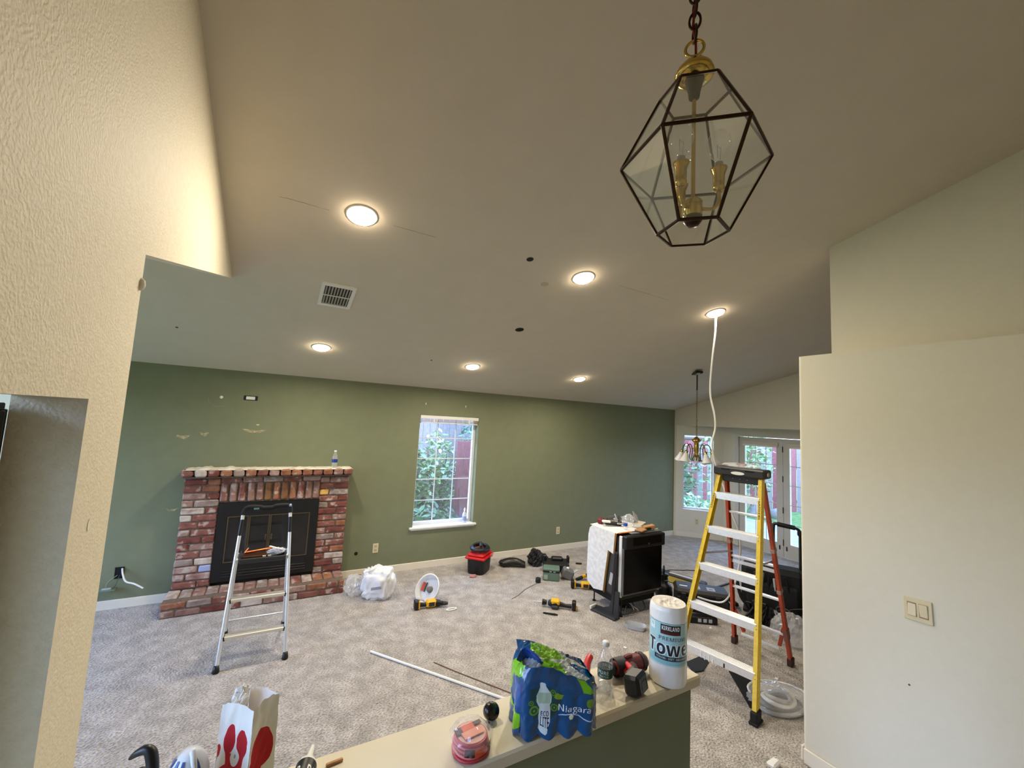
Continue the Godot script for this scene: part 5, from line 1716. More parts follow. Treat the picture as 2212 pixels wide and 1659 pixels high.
	for k in 3:
		write_on(ci, "DAP", Vector2(42 + 86 * k, 50), 56, 40, Color(0.92, 0.92, 0.90))
		write_on(ci, "CAULK", Vector2(42 + 86 * k, 135), 70, 34, Color(0.08, 0.08, 0.08))
	st = mb()
	grid(st, 32, 2, func(u: float, v: float) -> Vector3:
		var a := -u * TAU
		return xf * V(0.025 * cos(a), -0.16 + 0.17 * v, 0.025 * sin(a)))
	obj("tube", st, image_mat(ci, 0.35), t)
	turned("plunger", [Vector2(0.0, -0.158), Vector2(0.0235, -0.158)], M.light_grey, t, 20, xf)
	paper_bag()
	# white jug with blue stripes
	t = thing("plastic_jug", "round-shouldered white plastic jug with blue stripes left of the paper bag", "jug", V(-0.095, CAP, -1.165), 0.0)
	turned("body", [Vector2(0, 0.0), Vector2(0.036, 0.002), Vector2(0.040, 0.01), Vector2(0.040, 0.10), Vector2(0.038, 0.128), Vector2(0.031, 0.152), Vector2(0.018, 0.168), Vector2(0.0, 0.173)], plain(Color(0.88, 0.90, 0.93), 0.35), t, 32)
	for k in 5:
		var a0b: float = [1.45, 1.95, 2.45, 2.9, 0.55][k]
		st = mb()
		grid(st, 6, 8, func(u: float, v: float) -> Vector3:
			var y := 0.085 + 0.078 * v
			var r := lerpf(0.0405, 0.038, (y - 0.085) / 0.043) if y < 0.128 else lerpf(0.038, 0.031, (y - 0.128) / 0.024) if y < 0.152 else lerpf(0.031, 0.018, (y - 0.152) / 0.016)
			r += 0.0012
			var a := a0b + 0.30 * u * (1.0 - 0.3 * v) + 0.35 * v
			return V(r * cos(a), y + 0.0008, r * sin(a)))
		obj("stripe", st, plain(Color(0.22, 0.34, 0.62), 0.4), t)
	st = mb()
	var rib := []
	for k in 9:
		var f := k / 8.0
		rib.append(V(0.0415 * cos(1.15) * cos(f * 1.3), 0.07 + 0.105 * sin(f * 1.4), 0.0415 * sin(1.15) * cos(f * 1.3)))
	tube(st, rib, 0.006, 8)
	obj("grip_rib", st, M.white, t)
	# black caulking gun, only its hook in view
	t = thing("caulking_gun", "black caulking gun whose hooked handle shows at the bottom left", "caulking gun", V(-0.175, CAP, -1.17), -0.35)
	var gun := plain(Color(0.045, 0.045, 0.05), 0.4)
	rod("handle", smooth_path([V(0.022, 0.0, 0.0), V(0.022, 0.10, 0), V(0.018, 0.165, 0), V(0.008, 0.192, 0), V(-0.010, 0.190, 0), V(-0.026, 0.178, 0)], 5), [0.011, 0.011, 0.011, 0.011, 0.011, 0.011, 0.011, 0.011, 0.011, 0.011, 0.011, 0.011, 0.011, 0.011, 0.0105, 0.010, 0.0095, 0.009, 0.0085, 0.008, 0.0075, 0.007, 0.006, 0.005, 0.004, 0.003], gun, t, 10)
	piece("trigger_guard", V(-0.012, 0.145, 0), V(0.042, 0.022, 0.016), gun, t, 0.005, Basis(V(0, 0, 1), 0.25))
	piece("frame", V(-0.006, 0.068, 0), V(0.03, 0.135, 0.016), gun, t, 0.005)


func paper_bag() -> void:
	var t := thing("paper_bag", "tall open white paper bag with large red logo shapes, on the half wall", "paper bag", V(0, CAP, 0))
	var A := V(-0.050, 0, -1.21)
	var B := V(0.018, 0, -1.150)
	var C := V(0.072, 0, -1.195)
	var D := V(0.004, 0, -1.255)
	var im := Image.create(640, 640, false, Image.FORMAT_RGB8)
	im.fill(Color(0.92, 0.91, 0.89))
	var red := Color(0.72, 0.04, 0.12)
	# the logo wraps round the corner: left face is x 0..320, right face 320..640, y downwards from the rim
	fill_poly(im, oval(Vector2(8, 285), 20, 42, 24, 0.15), red)
	fill_poly(im, oval(Vector2(100, 225), 48, 92, 30, 0.14), red)
	fill_poly(im, oval(Vector2(222, 238), 58, 86, 30, 0.10), red)
	fill_poly(im, [Vector2(58, 250), Vector2(110, 310), Vector2(185, 295), Vector2(262, 275), Vector2(240, 380), Vector2(190, 480), Vector2(100, 520), Vector2(0, 520), Vector2(0, 405), Vector2(50, 385), Vector2(80, 370)], red)
	fill_poly(im, oval(Vector2(160, 328), 40, 50, 28, 0.0), Color(0.90, 0.90, 0.90))
	fill_poly(im, oval(Vector2(160, 322), 9, 12, 12, 0.0), Color(0.60, 0.62, 0.66))
	fill_poly(im, oval(Vector2(478, 300), 140, 120, 40, 0.42), red)
	fill_poly(im, [Vector2(360, 320), Vector2(520, 405), Vector2(440, 520), Vector2(240, 520), Vector2(280, 410), Vector2(335, 360)], red)
	var m := image_mat(im, 0.75)
	m.backlight_enabled = true
	m.backlight = Color(0.25, 0.25, 0.25)
	var nz := FastNoiseLite.new()
	nz.seed = 5
	nz.frequency = 1.0
	var rim := func(u: float) -> float:   # ragged rim
		return 0.224 + 0.012 * absf(sin(u * PI * 4.0)) * (1.0 if u < 0.5 else 0.6) + 0.006 * nz.get_noise_1d(u * 14.0)
	var wall := func(u: float, v: float, a: Vector3, b: Vector3, o: float, dir: float) -> Vector3:
		var p := a.lerp(b, u)
		var n := (b - a).cross(V(0, 1, 0)).normalized() * dir
		var h: float = rim.call(o + u * 0.25)
		return p + V(0, h * v, 0) + n * (0.006 * sin(v * PI) * sin(u * PI) + 0.004 * nz.get_noise_2d(o * 20.0 + u * 4.0, v * 5.0)) - (p - V(0.011, 0, -1.2025)) * 0.05 * v
	var st := mb()
	for f in [[A, B, 0.0], [B, C, 0.25]]:
		var p := []
		for i in 13:
			var row := []
			for j in 25:
				row.append(wall.call(i / 12.0, j / 24.0, f[0], f[1], f[2], -1.0))
			p.append(row)
		st.set_smooth_group(1 if f[2] == 0.0 else 2)
		for i in 12:
			for j in 24:
				for k in [[0, 0], [1, 0], [1, 1], [0, 0], [1, 1], [0, 1]]:
					st.set_uv(Vector2((i + k[0]) / 24.0 + (0.0 if f[2] == 0.0 else 0.5), 1.0 - (j + k[1]) / 24.0))
					st.add_vertex(p[i + k[0]][j + k[1]])
	obj("printed_sides", st, m, t)
	st = mb()
	grid(st, 12, 16, func(u: float, v: float) -> Vector3: return wall.call(u, v, C, D, 0.5, -1.0))
	grid(st, 12, 16, func(u: float, v: float) -> Vector3: return wall.call(u, v, D, A, 0.75, -1.0))
	obj("plain_sides", st, M.paper, t)
	crumple(t, "tissue", V(0.035, 0.045, 0.03), M.paper, 345, Basis(), 0.7, 12).position = V(-0.012, 0.196, -1.225)


func water_pack() -> void:
	var t := thing("water_pack", "torn blue shrink-wrapped pack of water bottles on the half wall", "bottled water", V(0.690, CAP, -1.076))
	var e1 := V(0.942, 0, 0.336).normalized()        # along the front
	var e2 := V(e1.z, 0, -e1.x)                      # towards the back
	var W := 0.242
	var D := 0.135
	# picture: left face 0..270, front 270..754, right and back after it; 2 px a millimetre
	var im := Image.create(1508, 440, false, Image.FORMAT_RGB8)
	var blue := Color(0.0, 0.29, 0.49)
	im.fill(blue)
	var lime := Color(0.45, 0.72, 0.08)
	var F := func(x: float, y: float) -> Vector2: return Vector2(270 + (x - 1050) * 0.47, (y - 290) * 0.47)
	fill_poly(im, [F.call(1180, 560), F.call(1420, 520), F.call(1600, 560), F.call(1600, 700), F.call(1540, 860), F.call(1480, 930), F.call(1240, 960), F.call(1170, 800)], Color(0.05, 0.27, 0.30))
	for c in [[1240, 840, 62], [1500, 790, 52], [1200, 740, 34], [1480, 590, 40], [1300, 700, 40]]:
		fill_poly(im, oval(F.call(c[0], c[1]), c[2] * 0.47, c[2] * 0.5), Color(0.38, 0.56, 0.18))
		fill_poly(im, oval(F.call(c[0], c[1]), c[2] * 0.30, c[2] * 0.33), Color(0.10, 0.32, 0.26))
		fill_poly(im, oval(F.call(c[0], c[1]), c[2] * 0.12, c[2] * 0.14), Color(0.42, 0.60, 0.20))
	fill_poly(im, [F.call(1490, 650), F.call(1530, 570), F.call(1570, 590), F.call(1620, 590), F.call(1600, 660), F.call(1540, 670)], Color(0.48, 0.62, 0.16))
	# white bottle
	fill_poly(im, [F.call(1305, 480), F.call(1320, 468), F.call(1360, 468), F.call(1378, 482), F.call(1385, 520), F.call(1440, 590), F.call(1464, 645), F.call(1458, 720), F.call(1440, 760), F.call(1450, 830), F.call(1448, 980), F.call(1420, 1060), F.call(1415, 1140), F.call(1395, 1168), F.call(1330, 1168), F.call(1305, 1140), F.call(1312, 1060), F.call(1300, 960), F.call(1305, 800), F.call(1275, 730), F.call(1262, 650), F.call(1290, 590), F.call(1310, 530)], Color(0.80, 0.84, 0.84))
	fill_poly(im, [F.call(1290, 600), F.call(1440, 600), F.call(1458, 650), F.call(1440, 740), F.call(1300, 740), F.call(1268, 650)], Color(0.66, 0.76, 0.66))
	write_on(im, "ECO", F.call(1378, 880), 48, 32, Color(0.16, 0.22, 0.36))
	write_on(im, "LITE", F.call(1380, 1000), 50, 70, Color(0.10, 0.15, 0.28))
	write_on(im, "Niagara", F.call(1770, 800), 200, 62, Color(0.92, 0.94, 0.96), "Droid Sans", 400)
	for k in 30:
		var f := k / 29.0
		fill_poly(im, oval(F.call(1570 + 440 * f, 905 - 45 * sin(f * 5.0) + 20 * f), 6, 4), Color(0.75, 0.82, 0.90))
	fill_poly(im, [F.call(1725, 850), F.call(1758, 900), F.call(1745, 940), F.call(1705, 940), F.call(1692, 900)], Color(0.88, 0.86, 0.76))
	fill_poly(im, oval(F.call(1982, 670), 26, 38), Color(0.42, 0.58, 0.16))
	fill_poly(im, [F.call(1840, 300), F.call(1960, 300), F.call(2040, 510), F.call(1880, 500)], lime)
	# left face: lime arcs and pale panel
	fill_poly(im, [Vector2(0, 110), Vector2(150, 0), Vector2(262, 0), Vector2(266, 60), Vector2(110, 120), Vector2(90, 250), Vector2(150, 330), Vector2(60, 330), Vector2(10, 230)], lime)
	fill_poly(im, [Vector2(130, 130), Vector2(262, 110), Vector2(262, 250), Vector2(150, 270)], Color(0.16, 0.36, 0.60))
	fill_poly(im, [Vector2(150, 290), Vector2(262, 300), Vector2(266, 390), Vector2(180, 420), Vector2(140, 360)], lime)
	var m := image_mat(im, 0.22)
	m.clearcoat_enabled = true
	m.clearcoat = 0.35
	m.clearcoat_roughness = 0.06
	var nz := FastNoiseLite.new()
	nz.seed = 77
	nz.frequency = 1.0
	var per := 2.0 * (W + D)
	var height := func(x: float) -> float:   # the pack slumps to the right
		return lerpf(0.196, 0.150, smoothstep(0.15, 1.0, x / W))
	var surf := func(u: float, v: float) -> Vector3:
		var s := u * per
		var p: Vector2
		var n: Vector2
		if s < D:
			p = Vector2(0, D - s); n = Vector2(-1, 0)
		elif s < D + W:
			p = Vector2(s - D, 0); n = Vector2(0, -1)
		elif s < 2 * D + W:
			p = Vector2(W, s - D - W); n = Vector2(1, 0)
		else:
			p = Vector2(W - (s - 2 * D - W), D); n = Vector2(0, 1)
		# rounded corners and the roundness of each bottle behind the film
		var q := p - Vector2(W / 2, D / 2)
		var cx := clampf(q.x, -W / 2 + 0.028, W / 2 - 0.028)
		var cy := clampf(q.y, -D / 2 + 0.028, D / 2 - 0.028)
		var o := q - Vector2(cx, cy)
		if o.length() > 0.028:
			q = Vector2(cx, cy) + o.normalized() * 0.028
		var along := p.x if absf(n.y) > 0.5 else p.y
		var bump := absf(sin(along / 0.0605 * PI))
		var low := 1.0 - smoothstep(0.0, 0.55, v)
		q += n * (0.004 + 0.011 * (bump - 0.6) * (0.25 + 0.75 * low) + 0.004 * nz.get_noise_2d(s * 22.0, v * 4.0))
		if v > 0.8:
			q -= q.normalized() * 0.016 * pow((v - 0.8) / 0.2, 1.6)
		q += (p - Vector2(W / 2, D / 2)).normalized() * 0.002 * nz.get_noise_2d(s * 60.0, v * 9.0)
		var y: float = height.call(clampf(p.x, 0.0, W)) * v + 0.014 * (1.0 - bump) * low * (1.0 - v)
		y += 0.006 * v * nz.get_noise_2d(s * 30.0, 3.0)
		return e1 * (q.x + W / 2) + e2 * (q.y + D / 2) + V(0, y + 0.002, 0)
	var st := mb()
	grid(st, 150, 28, surf)
	obj("printed_film", st, m, t)
	# bottles standing inside, seen at the bottom and through the open top
	for i in 4:
		for j in 2:
			var c := e1 * (0.031 + 0.060 * i) + e2 * (0.034 + 0.064 * j)
			if i == 2 and j == 0:
				continue
			var h: float = 0.93 * height.call(0.031 + 0.060 * i) / 0.196
			turned("bottle", [Vector2(0.0, 0.003), Vector2(0.026, 0.003), Vector2(0.028, 0.01), Vector2(0.028, 0.11 * h), Vector2(0.022, 0.14 * h), Vector2(0.013, 0.165 * h), Vector2(0.012, 0.18 * h), Vector2(0.0, 0.181 * h)], glass(Color(0.95, 0.97, 1.0), 0.10, 0.04), t, 18, Transform3D(Basis(), c))
			turned("bottle_cap", [Vector2(0.013, 0.170 * h), Vector2(0.0145, 0.172 * h), Vector2(0.0145, 0.186 * h), Vector2(0.0, 0.188 * h)], M.white, t, 16, Transform3D(Basis(), c))
	# crumpled film over the top: clear with lime and blue print
	var ti := Image.create(256, 256, false, Image.FORMAT_RGB8)
	ti.fill(Color(0.72, 0.76, 0.76))
	fill_poly(ti, [Vector2(0, 0), Vector2(80, 0), Vector2(40, 120), Vector2(0, 160)], blue)
	fill_poly(ti, [Vector2(50, 40), Vector2(150, 20), Vector2(170, 110), Vector2(90, 170), Vector2(40, 130)], lime.lerp(Color.WHITE, 0.15))
	fill_poly(ti, [Vector2(60, 185), Vector2(140, 170), Vector2(160, 240), Vector2(70, 250)], lime)
	fill_poly(ti, [Vector2(150, 0), Vector2(256, 0), Vector2(256, 90), Vector2(190, 80)], Color(0.03, 0.18, 0.36))
	fill_poly(ti, [Vector2(185, 130), Vector2(256, 110), Vector2(256, 220), Vector2(200, 200)], blue)
	var tm := image_mat(ti, 0.12)
	tm.clearcoat_enabled = true
	tm.clearcoat = 1.0
	tm.clearcoat_roughness = 0.03
	st = mb()
	grid(st, 30, 24, func(u: float, v: float) -> Vector3:
		var x := W * (0.04 + 0.92 * u)
		var z := D * (0.06 + 0.88 * v)
		var edge := minf(minf(u, 1.0 - u), minf(v, 1.0 - v)) * 5.0
		var h: float = height.call(x)
		var y := h - 0.008 + clampf(edge, 0, 1) * (0.010 + 0.016 * absf(nz.get_noise_2d(u * 7.0, v * 6.0)) + 0.008 * nz.get_noise_2d(u * 19.0, v * 17.0)) + 0.030 * pow(v, 2.0) * (1.0 - 0.8 * u)
		return e1 * x + e2 * z + V(0, y, 0), false, true)
	obj("crumpled_top", st, tm, t)
	# torn flaps standing up at the back left
	for k in 3:
		st = mb()
		grid(st, 8, 8, func(u: float, v: float) -> Vector3:
			var x: float = [0.0, 0.05, 0.14][k] + 0.075 * u
			return e1 * (x + 0.008 * sin(v * 5.0 + k)) + e2 * (D * ([0.35, 0.8, 0.6][k]) + 0.014 * sin(u * 6.0 + k) - 0.02 * v) + V(0, height.call(x) - 0.012 + v * (0.055 - 0.022 * k) * (0.5 + 0.5 * absf(sin(u * 3.1 + k * 0.9))), 0), false, true)
		obj("torn_flap", st, [plain(Color(0.04, 0.24, 0.55), 0.15), M.film, M.film][k], t)


# ---------------------------------------------------------------- on the carpet
func power_tool(t: Node3D, kind: int) -> void:
	# a yellow and black cordless tool lying along x
	var yl: Material = M.yellow
	if kind == 0:      # reciprocating saw
		turned("shoe", [Vector2(0.0, -0.105), Vector2(0.030, -0.105), Vector2(0.032, -0.098), Vector2(0.026, -0.07), Vector2(0.024, -0.055)], M.black, t, 14, look(V(-0.02, 0.045, 0), V(1, 0, 0), V(0, 1, 0)), true)
		rod("blade", [V(-0.12, 0.045, 0), V(-0.225, 0.040, 0.01)], 0.007, M.alu, t, 6)
		turned("gear_case", [Vector2(0.0, -0.065), Vector2(0.026, -0.06), Vector2(0.038, -0.02), Vector2(0.042, 0.03), Vector2(0.036, 0.06), Vector2(0, 0.065)], M.black, t, 16, look(V(0.0, 0.045, 0), V(1, 0, 0), V(0, 1, 0)))
		piece("housing", V(0.02, 0.062, 0.0), V(0.10, 0.062, 0.075), yl, t, 0.015)
		piece("foot", V(0.02, 0.02, 0.035), V(0.08, 0.04, 0.05), M.dark_grey, t, 0.012)
		rod("handle", [V(0.06, 0.045, 0), V(0.13, 0.035, 0), V(0.20, 0.036, 0)], [0.028, 0.021, 0.024], M.black, t, 10)
		piece("battery", V(0.225, 0.050, 0), V(0.045, 0.095, 0.075), M.black, t, 0.010)
		piece("battery_pad", V(0.252, 0.022, 0), V(0.03, 0.03, 0.06), plain(Color(0.62, 0.48, 0.25), 0.6), t, 0.006)
	else:              # drill
		piece("battery", V(-0.135, 0.048, 0), V(0.045, 0.09, 0.078), M.black, t, 0.010)
		piece("battery_pad", V(-0.108, 0.048, 0), V(0.018, 0.08, 0.07), yl, t, 0.005)
		rod("handle", [V(-0.11, 0.042, 0), V(-0.03, 0.036, 0)], [0.024, 0.021], M.black, t, 10)
		piece("housing", V(0.025, 0.047, 0), V(0.115, 0.075, 0.07), yl, t, 0.018)
		piece("vent", V(0.025, 0.047, 0.036), V(0.06, 0.04, 0.002), M.dark_grey, t, 0.0)
		turned("gear_case", [Vector2(0.036, 0.0), Vector2(0.034, 0.035), Vector2(0.024, 0.06), Vector2(0.024, 0.08), Vector2(0, 0.082)], M.black, t, 16, look(V(0.07, 0.042, 0), V(1, -0.05, 0.25), V(0, 1, 0)))
		turned("chuck", [Vector2(0.021, 0.08), Vector2(0.022, 0.10), Vector2(0.014, 0.135), Vector2(0.0, 0.137)], M.dark_grey, t, 14, look(V(0.07, 0.042, 0), V(1, -0.05, 0.25), V(0, 1, 0)), true)


func floor_things() -> void:
	var st: SurfaceTool
	var t: Node3D
	# white rod on the carpet and its pencil-thin companion
	st = mb()
	tube(st, [V(0.881, 0.011, -3.758), V(1.25, 0.011, -3.26), V(1.62, 0.011, -2.757), V(1.75, 0.011, -2.58)], 0.010, 10)
	tag(obj("plastic_rod", st, M.white), "long thin white plastic rod lying on the carpet behind the water pack", "rod")
	st = mb()
	tube(st, [V(1.32, 0.004, -3.40), V(1.427, 0.004, -3.222), V(1.649, 0.004, -2.883), V(1.80, 0.004, -2.65)], 0.0035, 6)
	tag(obj("brown_wire", st, plain(Color(0.42, 0.28, 0.18), 0.6)), "thin brown wire on the carpet just right of the long white rod", "wire")
	st = mb()
	tube(st, smooth_path([V(3.09, 0.004, -4.50), V(2.85, 0.004, -4.40), V(2.65, 0.004, -4.27), V(2.53, 0.004, -4.21)], 4), 0.003, 6)
	tag(obj("grey_string", st, M.grey), "thin grey string running over the carpet from a small black cap", "string")
	t = thing("plastic_plug", "small black cap on the carpet in front of the green tool box", "cap", V(3.098, 0, -4.52))
	turned("cap", [Vector2(0.030, 0.0), Vector2(0.034, 0.004), Vector2(0.034, 0.050), Vector2(0.028, 0.056), Vector2(0, 0.056)], M.black, t, 18)
	# dust bowl and hole-saw drill
	t = thing("dust_bowl", "translucent white dust bowl lying on its side behind a yellow drill", "bowl", V(1.60, 0, -4.56))
	var ax := V(-0.66, 0.46, 0.36)
	turned("bowl", [Vector2(0.150, 0.0), Vector2(0.145, 0.004), Vector2(0.132, -0.05), Vector2(0.10, -0.095), Vector2(0.05, -0.120), Vector2(0.03, -0.124)].duplicate(), M.frost, t, 36, look(V(0.03, 0.135, 0.02), ax, V(0, 1, 0)))
	turned("rim", [Vector2(0.146, -0.004), Vector2(0.156, 0.0), Vector2(0.157, 0.006), Vector2(0.146, 0.004)], M.white, t, 36, look(V(0.03, 0.135, 0.02), ax, V(0, 1, 0)))
	turned("lining", [Vector2(0.0, -0.06), Vector2(0.125, -0.055)], plain(Color(0.80, 0.81, 0.84), 0.5), t, 30, look(V(0.03, 0.135, 0.02), ax, V(0, 1, 0)))
	var lx := look(V(0.03, 0.135, 0.02), ax, V(0, 1, 0))
	piece("red_label", lx * V(0.01, -0.045, -0.10), V(0.09, 0.004, 0.035), plain(Color(0.72, 0.22, 0.12), 0.5), t, 0.001, lx.basis)
	piece("black_label", lx * V(0.01, -0.043, -0.062), V(0.10, 0.004, 0.014), M.black, t, 0.001, lx.basis)
	turned("collar", [Vector2(0.035, -0.056), Vector2(0.030, -0.03), Vector2(0, -0.028)], M.grey, t, 18, lx)
	t = thing("cordless_drill", "yellow and black cordless drill lying in front of the white dust bowl", "drill", V(1.60, 0, -4.375), -0.12)
	power_tool(t, 1)
	piece("bit_case", V(-0.09, 0.098, 0.0), V(0.07, 0.012, 0.04), M.light_grey, t, 0.004, Basis(V(0, 0, 1), -0.3))
	# little paper ring
	st = mb()
	var lp := []
	for q in 18:
		lp.append(V(0.055 * cos(TAU * q / 18), 0.006, 0.022 * sin(TAU * q / 18)))
	tube(st, lp, 0.007, 6, false, true)
	var ring := obj("paper_ring", st, M.white)
	ring.position = V(1.806, 0, -4.238)
	tag(ring, "small white ring of paper on the carpet right of the yellow drill", "ring")
	# white grocery bag and a clear bag by the hearth
	t = thing("grocery_bag", "full white plastic grocery bag on the carpet beside the hearth", "plastic bag", V(1.165, 0, -4.86))
	crumple(t, "bag", V(0.40, 0.30, 0.30), plain(Color(0.90, 0.90, 0.91), 0.45), 401, Basis(V(0, 1, 0), -0.5), 0.30, 30, false, 0.62)
	st = mb()
	grid(st, 12, 5, func(u: float, v: float) -> Vector3: return V(-0.15 + 0.17 * u, 0.235 + 0.05 * v + 0.035 * sin(u * PI), -0.02 + 0.05 * sin(u * 5.0) + 0.02 * v), false, true)
	obj("handle", st, plain(Color(0.90, 0.90, 0.91), 0.45), t)
	piece("print", V(-0.055, 0.15, 0.152), V(0.11, 0.03, 0.004), plain(Color(0.62, 0.64, 0.76), 0.5), t, 0.001, Basis(V(0, 1, 0), 0.0))
	t = thing("clear_bag", "crumpled clear plastic bag between the hearth and the white grocery bag", "plastic bag", V(0.935, 0, -5.00))
	crumple(t, "film", V(0.20, 0.20, 0.16), glass(Color(0.95, 0.95, 0.94), 0.30, 0.15), 410, Basis(), 0.5)
	t = thing("pipe_fitting", "small metal pipe fitting on the carpet behind the clear bag", "fitting", V(1.01, 0, -5.16))
	turned("fitting", [Vector2(0.025, 0.0), Vector2(0.028, 0.05), Vector2(0.020, 0.06), Vector2(0.020, 0.13), Vector2(0.026, 0.135), Vector2(0.026, 0.15), Vector2(0, 0.15)], M.steel, t, 14)
	piece("clamp", V(0.03, 0.025, 0.02), V(0.05, 0.05, 0.06), M.black, t, 0.01)
	# wet vacuum
	t = thing("shop_vacuum", "small black wet vacuum with a red lid and its hose coiled on top", "vacuum cleaner", V(2.56, 0, -5.16), 0.73)
	st = mb()
	var tank := [[0.15, 0.115, 0.0], [0.155, 0.12, 0.02], [0.165, 0.13, 0.19]]
	for k in 2:
		for i in 16:
			var a := TAU * i / 16
			var b := TAU * (i + 1) / 16
			var sq := func(an: float, q: Array) -> Vector3:
				var c := cos(an)
				var s := sin(an)
				return V(signf(c) * pow(absf(c), 0.45) * q[0], q[2], signf(s) * pow(absf(s), 0.45) * q[1])
			st.set_smooth_group(1)
			quad(st, sq.call(a, tank[k]), sq.call(b, tank[k]), sq.call(b, tank[k + 1]), sq.call(a, tank[k + 1]), V(0, 0.1, 0))
	box(st, V(0, 0.015, 0), V(0.27, 0.03, 0.20), 0.01)
	obj("tank", st, M.black, t)
	st = mb()
	box(st, V(0, 0.205, 0), V(0.355, 0.035, 0.285), 0.014)
	box(st, V(0, 0.238, 0), V(0.315, 0.05, 0.235), 0.022)
	obj("lid", st, M.red, t)
	piece("latch", V(0.06, 0.21, 0.146), V(0.10, 0.045, 0.014), plain(Color(0.85, 0.25, 0.25), 0.35), t, 0.006)
	piece("badge", V(0.07, 0.222, 0.155), V(0.055, 0.016, 0.003), M.light_grey, t, 0.001)
	lp = []
	for q in 44:
		var a := TAU * q / 22.0
		lp.append(V((0.155 - 0.0008 * q) * cos(a), 0.278 + 0.0014 * q + 0.014 * sin(a * 0.5), (0.115 - 0.0006 * q) * sin(a)))
	var radii := []
	for q in lp.size() * 1:
		radii.append(0.025 if q % 2 else 0.021)
	rod("hose", lp, radii, plain(Color(0.06, 0.06, 0.07), 0.4), t, 10)
	rod("hose_end", [V(-0.03, 0.325, 0.03), V(0.09, 0.345, -0.03)], [0.024, 0.018], M.dark_grey, t, 10)
	t = thing("pink_scrap", "small pink plastic scrap on the carpet in front of the vacuum", "scrap", V(2.40, 0, -4.99))
	crumple(t, "scrap", V(0.10, 0.03, 0.06), plain(Color(0.72, 0.48, 0.48), 0.5), 420, Basis(), 0.4, 8)
	# boots or knee pads, dark leather
	t = thing("knee_pad", "dark grey rounded knee pad lying left of the dark brown pouch", "knee pad", V(3.08, 0, -5.15), -0.5)
	st = mb()
	grid(st, 14, 10, func(u: float, v: float) -> Vector3:
		var a := PI * u
		return V(-0.14 + 0.32 * v, (0.085 - 0.02 * v) * sin(a) + 0.005 + 0.04 * sin(v * PI), (0.075 - 0.015 * v) * cos(a)))
	lathe(st, [Vector2(0, -0.06), Vector2(0.06, -0.045), Vector2(0.078, 0.0), Vector2(0.06, 0.03), Vector2(0, 0.045)], 14, Transform3D(Basis().scaled(V(1, 0.8, 1)), V(-0.12, 0.05, 0)))
	obj("pad", st, plain(Color(0.10, 0.09, 0.09), 0.35), t)
	t = thing("tool_pouch", "dark brown leather tool pouch in the middle of the pile near the wall", "pouch", V(3.42, 0, -5.08), 0.2)
	crumple(t, "pouch", V(0.24, 0.20, 0.20), plain(Color(0.055, 0.035, 0.035), 0.6), 430, Basis(), 0.45)
	for k in 3:
		rod("strap", smooth_path([V(0.06 + 0.03 * k, 0.10, 0.06), V(0.10 + 0.03 * k, 0.15 - 0.02 * k, 0.07), V(0.13 + 0.02 * k, 0.08, 0.09)], 4), 0.010, [M.black, plain(Color(0.45, 0.36, 0.28), 0.5), M.black][k], t, 6)
	# tool box with its lid off, black sander lying on it
	t = thing("tool_case", "pale green tool box with a dark band on the carpet", "tool box", V(3.33, 0, -4.56), -0.62)
	var green := plain(Color(0.36, 0.46, 0.40), 0.55)
	piece("body", V(0, 0.075, 0), V(0.215, 0.15, 0.17), green, t, 0.008)
	piece("band", V(0, 0.115, 0.0005), V(0.218, 0.026, 0.173), plain(Color(0.06, 0.08, 0.12), 0.5), t, 0.002)
	piece("label", V(-0.07, 0.045, 0.086), V(0.05, 0.06, 0.002), plain(Color(0.62, 0.68, 0.62), 0.5), t, 0.001)
	for k in 2:
		piece("badge", V(-0.01 + 0.05 * k, 0.116, 0.088), V(0.028, 0.010, 0.002), M.light_grey, t, 0.0)
	t = thing("tool_tray", "black plastic tray with raised end lugs leaning on the back of the green box", "tray", V(3.56, 0.0, -4.78), -0.5)
	st = mb()
	box(st, V(0, 0.10, 0), V(0.36, 0.07, 0.16), 0.015, Basis(V(1, 0, 0), 0.3))
	box(st, V(-0.155, 0.165, -0.02), V(0.05, 0.09, 0.09), 0.012)
	box(st, V(0.17, 0.155, -0.01), V(0.035, 0.10, 0.07), 0.010)
	box(st, V(0.02, 0.15, -0.03), V(0.16, 0.06, 0.09), 0.016)
	box(st, V(0, 0.035, 0), V(0.26, 0.07, 0.12), 0.01)
	obj("tray", st, plain(Color(0.035, 0.04, 0.05), 0.5), t)
	t = thing("grey_tool", "grey metal hand tool on the carpet right of the green tool box", "tool", V(3.54, 0, -4.47), -0.5)
	piece("body", V(-0.01, 0.07, 0), V(0.15, 0.13, 0.12), M.grey, t, 0.02, Basis(V(0, 0, 1), -0.35))
	piece("plate", V(0.055, 0.085, 0.02), V(0.16, 0.012, 0.06), M.light_grey, t, 0.003, Basis(V(0, 0, 1), 0.55))
	turned("knob", [Vector2(0.018, 0), Vector2(0.018, 0.02), Vector2(0, 0.024)], M.white, t, 12, Transform3D(Basis(), V(-0.01, 0.135, 0.02)))
	t = thing("torpedo_level", "short black tool with a yellow patch leaning right of the grey tool", "tool", V(3.74, 0, -4.36), -0.2)
	piece("bar", V(0, 0.05, 0), V(0.28, 0.035, 0.035), M.black, t, 0.008, Basis(V(0, 0, 1), 0.32))
	piece("patch", V(-0.02, 0.050, 0.010), V(0.05, 0.042, 0.037), M.yellow, t, 0.006, Basis(V(0, 0, 1), 0.32))
	t = thing("black_chip", "small black chip of plastic lying alone left of the dishwasher", "scrap", V(4.044, 0, -4.869), -0.5)
	piece("chip", V(0, 0.012, 0), V(0.09, 0.022, 0.025), M.black, t, 0.006)
	# the two saws
	t = thing("reciprocating_saw", "yellow and black saw lying alone on the open carpet, blade to the left", "saw", V(2.86, 0, -3.85), -0.70)
